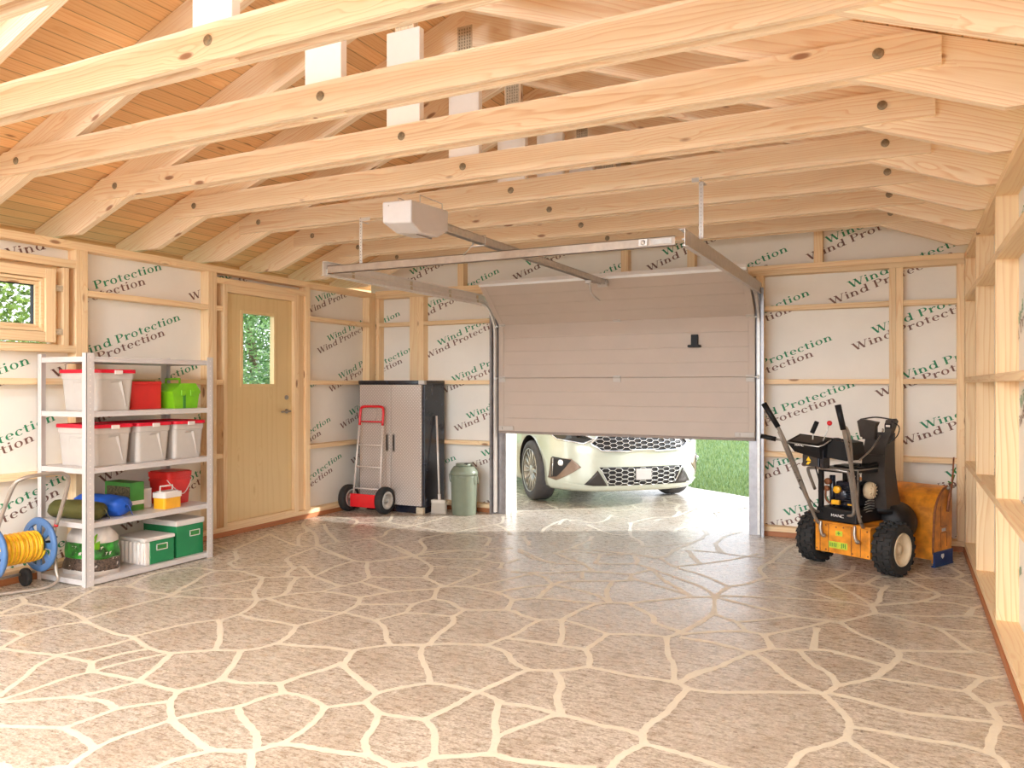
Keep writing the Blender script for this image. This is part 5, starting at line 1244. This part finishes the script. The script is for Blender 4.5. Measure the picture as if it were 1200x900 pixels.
bpy.context.view_layer.update()
dg = bpy.context.evaluated_depsgraph_get()
nm_ = bpy.data.meshes.new_from_object(body.evaluated_get(dg)); body.modifiers.clear(); body.data = nm_
bpy.data.objects.remove(cuto)
for p in nm_.polygons:
    c = p.center
    for y in (0., -2.65):
        r = sqrt((c.y - y) ** 2 + (c.z - .325) ** 2)
        if (abs(r - .375) < .012 and abs(p.normal.x) < .5 and abs(c.x) > .60) or (r < .38 and abs(abs(c.x) - .62) < .01): p.material_index = 1; p.use_smooth = False
cb_ = [(.95, -.20, .78, -3.30), (1.10, -.62, .72, -3.22), (1.28, -1.05, .64, -3.05), (1.38, -1.35, .58, -2.85), (1.41, -1.7, .50, -2.6)]
vs = []
for z, yn, hw, yt in cb_: vs += [(x, y, z) for x, y in rounded(-hw, hw, yt, yn, .18, 5)]
n = len(rounded(0, 1, 0, 1, .1, 5))
gl = MB(); gl.add(vs[:4 * n], [(j * n + k, j * n + (k + 1) % n, (j + 1) * n + (k + 1) % n, (j + 1) * n + k) for j in range(3) for k in range(n)], 0, True); gl.build('car_windows', 'carglass', car)
rf = MB(); rf.add(vs[3 * n:], [(k, (k + 1) % n, n + (k + 1) % n, n + k) for k in range(n)] + [tuple(n + k for k in range(n))], 0, True); rf.build('car_roof', 'carwhite', car)
def patch(poly, off, name, mat, sub=3):
    tri = tessellate_polygon([[Vector((u, v, 0)) for u, v in poly]])
    bm = bmesh.new(); V = [bm.verts.new((u, 0, v)) for u, v in poly]
    for t in tri: bm.faces.new([V[i] for i in t])
    for _ in range(sub): bmesh.ops.subdivide_edges(bm, edges=bm.edges[:], cuts=1, use_grid_fill=True)
    for v in bm.verts: v.co.y = front_y(v.co.x, v.co.z) + off
    me = bpy.data.meshes.new(name); bm.to_mesh(me); bm.free(); me.materials.append(M[mat])
    for p in me.polygons: p.use_smooth = True
    o = bpy.data.objects.new(name, me); COL.objects.link(o); o.parent = car
    sm = o.modifiers.new('thick', 'SOLIDIFY'); sm.thickness = .006; sm.offset = 0
    return o
def rim(poly, off, r, name, mat, par=None, dens=6):
    pts = []
    for (a, b), (c, d) in zip(poly, poly[1:] + poly[:1]):
        for k in range(dens): u = a + (c - a) * k / dens; v = b + (d - b) * k / dens; pts.append((u, front_y(u, v) + off, v))
    return MB().tube(pts, r, 6, closed=True, smooth_path=False).build(name, mat, par or car)
def hexgrid(poly, cw_, chh, off, r, name, mat):
    mb = MB(); xs = [p[0] for p in poly]; zs = [p[1] for p in poly]
    def inside(x, z):
        c = False
        for (x1, z1), (x2, z2) in zip(poly, poly[1:] + poly[:1]):
            if (z1 > z) != (z2 > z) and x < (x2 - x1) * (z - z1) / (z2 - z1) + x1: c = not c
        return c
    j = 0; z = min(zs)
    while z < max(zs) + chh:
        x = min(xs) + (cw_ * .75 if j % 2 else 0)
        while x < max(xs) + cw_:
            hx = [(x + cw_ / 2 * cos(radians(a)), z + chh / 2 * sin(radians(a)) * 1.12) for a in (0, 60, 120, 180, 240, 300)]
            if sum(inside(*h) for h in hx) >= 5:
                mb.tube([(u, front_y(u, v) + off, v) for u, v in hx], r, 4, closed=True, smooth_path=False)
            x += cw_ * 1.5
        z += chh / 2; j += 1
    return mb.build(name, mat, car)
g1 = [(-.54, .655), (-.44, .585), (-.14, .575), (-.11, .59), (.11, .59), (.14, .575), (.44, .585), (.54, .655), (.46, .73), (-.46, .73)]
patch(g1, .004, 'upper_grille', 'darkgrille'); rim(g1, .012, .011, 'grille_surround', 'chrome'); hexgrid(g1, .088, .042, .012, .0045, 'grille_mesh', 'chrome')
g2 = [(-.46, .42), (-.36, .235), (.36, .235), (.46, .42)]
patch(g2, .004, 'lower_grille', 'darkgrille'); rim([(-.46, .42), (-.36, .235)], .010, .006, 'grille_edge', 'chrome'); rim([(.46, .42), (.36, .235)], .010, .006, 'grille_edge', 'chrome')
hexgrid(g2, .088, .044, .012, .005, 'lower_grille_mesh', 'silver')
pl_ = MB().box((-.085, .905, .29), (.085, .925, .40), ch=.004).build('number_plate', 'plate', car)
for s in (-1, 1):
    patch([(s * .375, .235), (s * .60, .235), (s * .475, .39)], .005, 'air_intake', 'chute')
    fg = [(s * .835, .50), (s * .845, .29), (s * .80, .27), (s * .62, .42), (s * .70, .50)]
    patch(fg, .004, 'fog_lamp_bezel', 'bronze')
    patch([(s * .83, .51), (s * .83, .30), (s * .80, .31), (s * .70, .49)], .009, 'fog_lamp_recess', 'darkgrille')
    x = s * .775; mbf = MB().lathe([(.012, .012), (.028, .014), (.034, .006), (.034, -.01)], (x, front_y(x, .455) + .012, .455), (s * .5, .86, 0), 20)
    mbf.tube([(s * .825, front_y(.825, .50) + .012, .50), (s * .825, front_y(.825, .31) + .012, .31)], .006, 6); mbf.build('fog_lamp', 'chrome', car)
    hl = [(s * .50, .70), (s * .60, .655), (s * .80, .69), (s * .84, .75), (s * .60, .75)]
    patch(hl, .004, 'headlamp', 'carglass'); rim(hl, .008, .009, 'headlamp_rim', 'chrome')
    patch([(s * .52, .235), (s * .66, .225), (s * .80, .25), (s * .74, .26)], .012, 'bumper_trim', 'carwhite')
def car_wheel(x, y, s):
    R, W_ = .322, .215
    t = MB().lathe([(R * .70, -W_ * .46), (R * .84, -W_ * .5), (R * .96, -W_ * .44), (R, -W_ * .3), (R, W_ * .3), (R * .96, W_ * .44), (R * .84, W_ * .5), (R * .70, W_ * .46), (R * .70, -W_ * .46)], (x, y, R), (1, 0, 0), 56, cap=False).build('wheel', 'tyre', car)
    r_ = MB().lathe([(R * .70, s * W_ * .47), (R * .725, s * W_ * .50), (R * .69, s * W_ * .40), (R * .66, s * W_ * .10), (R * .62, -s * W_ * .3)], (x, y, R), (1, 0, 0), 56, cap=False)
    r_.lathe([(.0, s * W_ * .40), (.05, s * W_ * .40), (.06, s * W_ * .30)], (x, y, R), (1, 0, 0), 20, cap=False)
    for k in range(10):
        for dd in (-.085, .085):
            a = 2 * pi * k / 10 + dd; a2 = 2 * pi * k / 10 + dd * (2.2 if k % 2 else .6)
            p0 = Vector((x + s * W_ * .36, y + .05 * cos(a), R + .05 * sin(a))); p1 = Vector((x + s * W_ * .40, y + R * .69 * cos(a2), R + R * .69 * sin(a2)))
            r_.tube([p0, p1], .0085, 4, smooth_path=False)
    r_.build('alloy_rim', 'silver', t)
    MB().lathe([(0, s * W_ * .05), (R * .62, s * W_ * .05)], (x, y, R), (1, 0, 0), 30, cap=False).build('brake_disc', 'darksteel', t)
for x, s in ((-.80, -1), (.80, 1)):
    for y in (0., -2.65): car_wheel(x, y, s)

# ------------------------------------------------------------------ trees and shrubs outside the left wall
def plant(name, label, cat, base, blobs, nleaf, size, mat, trunk, flowers=0, seed=1):
    t = thing(name, label, cat, base); r = random.Random(seed); mb = MB(); fm = MB()
    tot = sum(b[3] ** 2 for b in blobs)
    for (cx, cy, cz, R) in blobs:
        for i in range(int(nleaf * R * R / tot)):
            d = Vector((r.gauss(0, 1), r.gauss(0, 1), r.gauss(0, 1))).normalized(); q = R * (.55 + .5 * r.random() ** .6)
            c = Vector((cx, cy, cz)) + Vector((d.x * q, d.y * q, d.z * q * .85))
            if c.z + base[2] < .02: continue
            u = Vector((r.gauss(0, 1), r.gauss(0, 1), r.gauss(0, .7))).normalized(); v = u.cross(Vector((r.gauss(0, 1), r.gauss(0, 1), r.gauss(0, 1)))).normalized()
            s = size * r.uniform(.6, 1.3)
            mb.add([c - u * s, c - v * s * .42, c + u * s, c + v * s * .42], [(0, 1, 2, 3)])
            if flowers and r.random() < flowers:
                c2 = c + d * .05
                for k in range(3):
                    w = Vector((r.uniform(-.06, .06), r.uniform(-.06, .06), r.uniform(-.04, .04)))
                    fm.add([c2 + w + Vector((.03, 0, 0)), c2 + w + Vector((0, .03, .01)), c2 + w - Vector((.03, 0, 0)), c2 + w - Vector((0, .03, -.01))], [(0, 1, 2, 3)])
    mb.build('foliage', mat, t, recalc=False)
    tm = MB()
    for p in trunk: tm.tube(p[0], (lambda a, b: (lambda u: a + (b - a) * u))(p[1], p[2]), 8)
    tm.build('trunk', 'bark', t)
    if flowers: fm.build('blossoms', 'petal', t, recalc=False)
    return t
plant('garden_tree', 'bushy sunlit tree behind the small casement window', 'tree', (-9.9, 4.4, 0), [(-.1, .8, 2.9, 1.1), (.2, -.5, 3.1, 1.0), (-.8, 2., 2.8, 1.2), (0, 0, 3.9, 1.2), (0, 1.6, 4.1, 1.1)], 16000, .05, 'leaf',
      [([(0, 0, 0), (.05, .1, 1.2), (-.05, 0, 2.2), (.1, .2, 3.4)], .13, .05), ([(0, 0, 1.5), (.1, .7, 2.2), (0, 1.5, 2.9)], .07, .03), ([(0, 0, 1.7), (-.1, -.5, 2.4), (.2, -.8, 3.)], .06, .03)], 0, 3)
plant('flowering_shrub', 'pale green shrub with white blossoms outside the casement window', 'shrub', (-8.0, 4.5, 0), [(0, 0, .9, .9), (.1, 1.1, 1.0, .85), (.1, -1.0, 1., .8), (0, .5, 1.45, .6)], 16000, .035, 'leaf',
      [([(0, 0, 0), (.05, .05, .9)], .03, .01), ([(0, 0, 0), (.1, .5, .9)], .03, .01), ([(0, 0, 0), (0, -.5, .9)], .03, .01)], .05, 5)
plant('garden_bush', 'dark green bush with white flowers outside the side door pane', 'shrub', (-7.9, 8.6, 0), [(0, 0, .9, .9), (0, .9, 1.0, .9), (0, -.7, 1., .8), (.1, .2, 1.5, .7)], 14000, .036, 'leaf2',
      [([(0, 0, 0), (.05, .05, .9)], .03, .01), ([(0, 0, 0), (.1, .5, .9)], .03, .01)], .06, 8)
plant('background_tree', 'dense green tree behind the flowering bush by the side door', 'tree', (-11.6, 11.5, 0), [(0, 0, 2.6, 1.5), (-.4, 1.6, 2.9, 1.4), (.2, -1.5, 2.8, 1.3), (0, 0, 3.9, 1.4), (.3, 1.0, 1.6, 1.1)], 16000, .06, 'leaf2',
      [([(0, 0, 0), (.05, .1, 1.2), (-.05, 0, 2.6)], .16, .06)], 0, 12)
plant('hedge_bush', 'tall leafy bush behind the car on the wheel side', 'shrub', (-9.6, 20.5, 0), [(0, 0, 1.2, 1.4), (-1.2, 1.3, 1.3, 1.5), (1.2, -1.2, 1.1, 1.2)], 6000, .09, 'leaf2',
      [([(0, 0, 0), (.05, .05, 1.1)], .05, .02)], 0, 15)

# ------------------------------------------------------------------ light and camera
W = bpy.data.worlds.new('World'); SC.world = W; W.use_nodes = True; nt = W.node_tree; g = G(nt)
for n in list(nt.nodes): nt.nodes.remove(n)
co = g.n('ShaderNodeTexCoord').outputs['Generated']
zz = g.n('ShaderNodeSeparateXYZ', ins={0: co}).outputs[2]
col = g.ramp(zz, [(.0, (.88, .92, 1.)), (.12, (.93, .96, 1.)), (.45, (.84, .92, 1.0)), (1, (.66, .80, 1.0))])
yy = g.n('ShaderNodeSeparateXYZ', ins={0: co}).outputs[1]
# extra sky glow added low over the open end to brighten the interior
az = g.ramp(g.math('MULTIPLY', yy, -1.), [(.35, 0.), (.8, 1.)])
el = g.ramp(zz, [(.0, .6), (.04, 1.), (.38, 1.), (.62, 0.)])
sky_fill = g.math('MULTIPLY', az, el)
col = g.mix(sky_fill, col, (.90, .955, 1.))
stg = g.math('MULTIPLY_ADD', sky_fill, SKY_FILL, WORLD)
bg = g.n('ShaderNodeBackground', ins={'Strength': stg}); nt.links.new(col, bg.inputs[0])
ou = g.n('ShaderNodeOutputWorld'); nt.links.new(bg.outputs[0], ou.inputs[0])
sun = bpy.data.lights.new('sun', 'SUN'); sun.energy = SUN; sun.angle = radians(1.2); sun.color = (1., .98, .95)
so = bpy.data.objects.new('sun', sun); COL.objects.link(so)
so.rotation_euler = Vector((1., .55, .40)).to_track_quat('Z', 'Y').to_euler()
cam = bpy.data.cameras.new('camera'); cam.lens = 912.6 / 1200 * 36; cam.sensor_width = 36; cam.clip_start = .05; cam.clip_end = 300
cmo = bpy.data.objects.new('camera', cam); COL.objects.link(cmo); cmo.location = (0, 0, 1.4)
cmo.rotation_euler = (radians(90.088), 0, .4662)
SC.camera = cmo
def add_fill_lamp(x, y, z, label):  # shaded lamp added out of view as interior fill
    t = thing('fill_lamp', label, 'lamp', (x, y, z), 0, 'added fill lamps behind the viewer')
    MB().lathe([(.05, .16), (.07, .12), (.20, .02), (.22, 0), (.215, .0), (.195, .022), (.06, .115), (.0, .118)], (0, 0, 0), (0, 0, 1), 32, cap=False).build('shade', 'white', t)
    MB().cyl((0, 0, .15), (0, 0, zt(x) - z), .006, seg=8).build('cord', 'black', t)
    b_ = MB().sphere((0, 0, .03), .06).build('bulb', BULB, t)
    return t
m_, nt_, out_ = new_mat('fill_bulb'); e_ = nt_.nodes.new('ShaderNodeEmission'); e_.inputs[0].default_value = (.96, .98, 1, 1); e_.inputs[1].default_value = 15
nt_.links.new(e_.outputs[0], out_.inputs[0]); BULB = m_
for i, (x, y, z, lb) in enumerate(FILL_LAMPS):
    add_fill_lamp(x, y, z, lb)
    L_ = bpy.data.lights.new('fill_light', 'POINT'); L_.energy = FILL_W[i]; L_.shadow_soft_size = .18; L_.color = (.88, .95, 1)
    lo = bpy.data.objects.new('fill_light', L_); COL.objects.link(lo); lo.location = (x, y, z - .10)
SC.view_settings.view_transform = 'Standard'; SC.view_settings.look = 'None'
SC.view_settings.gamma = 1; SC.view_settings.use_curve_mapping = False; SC.view_settings.exposure = EXPO
SC.cycles.max_bounces = 10; SC.cycles.diffuse_bounces = 7; SC.cycles.use_denoising = True
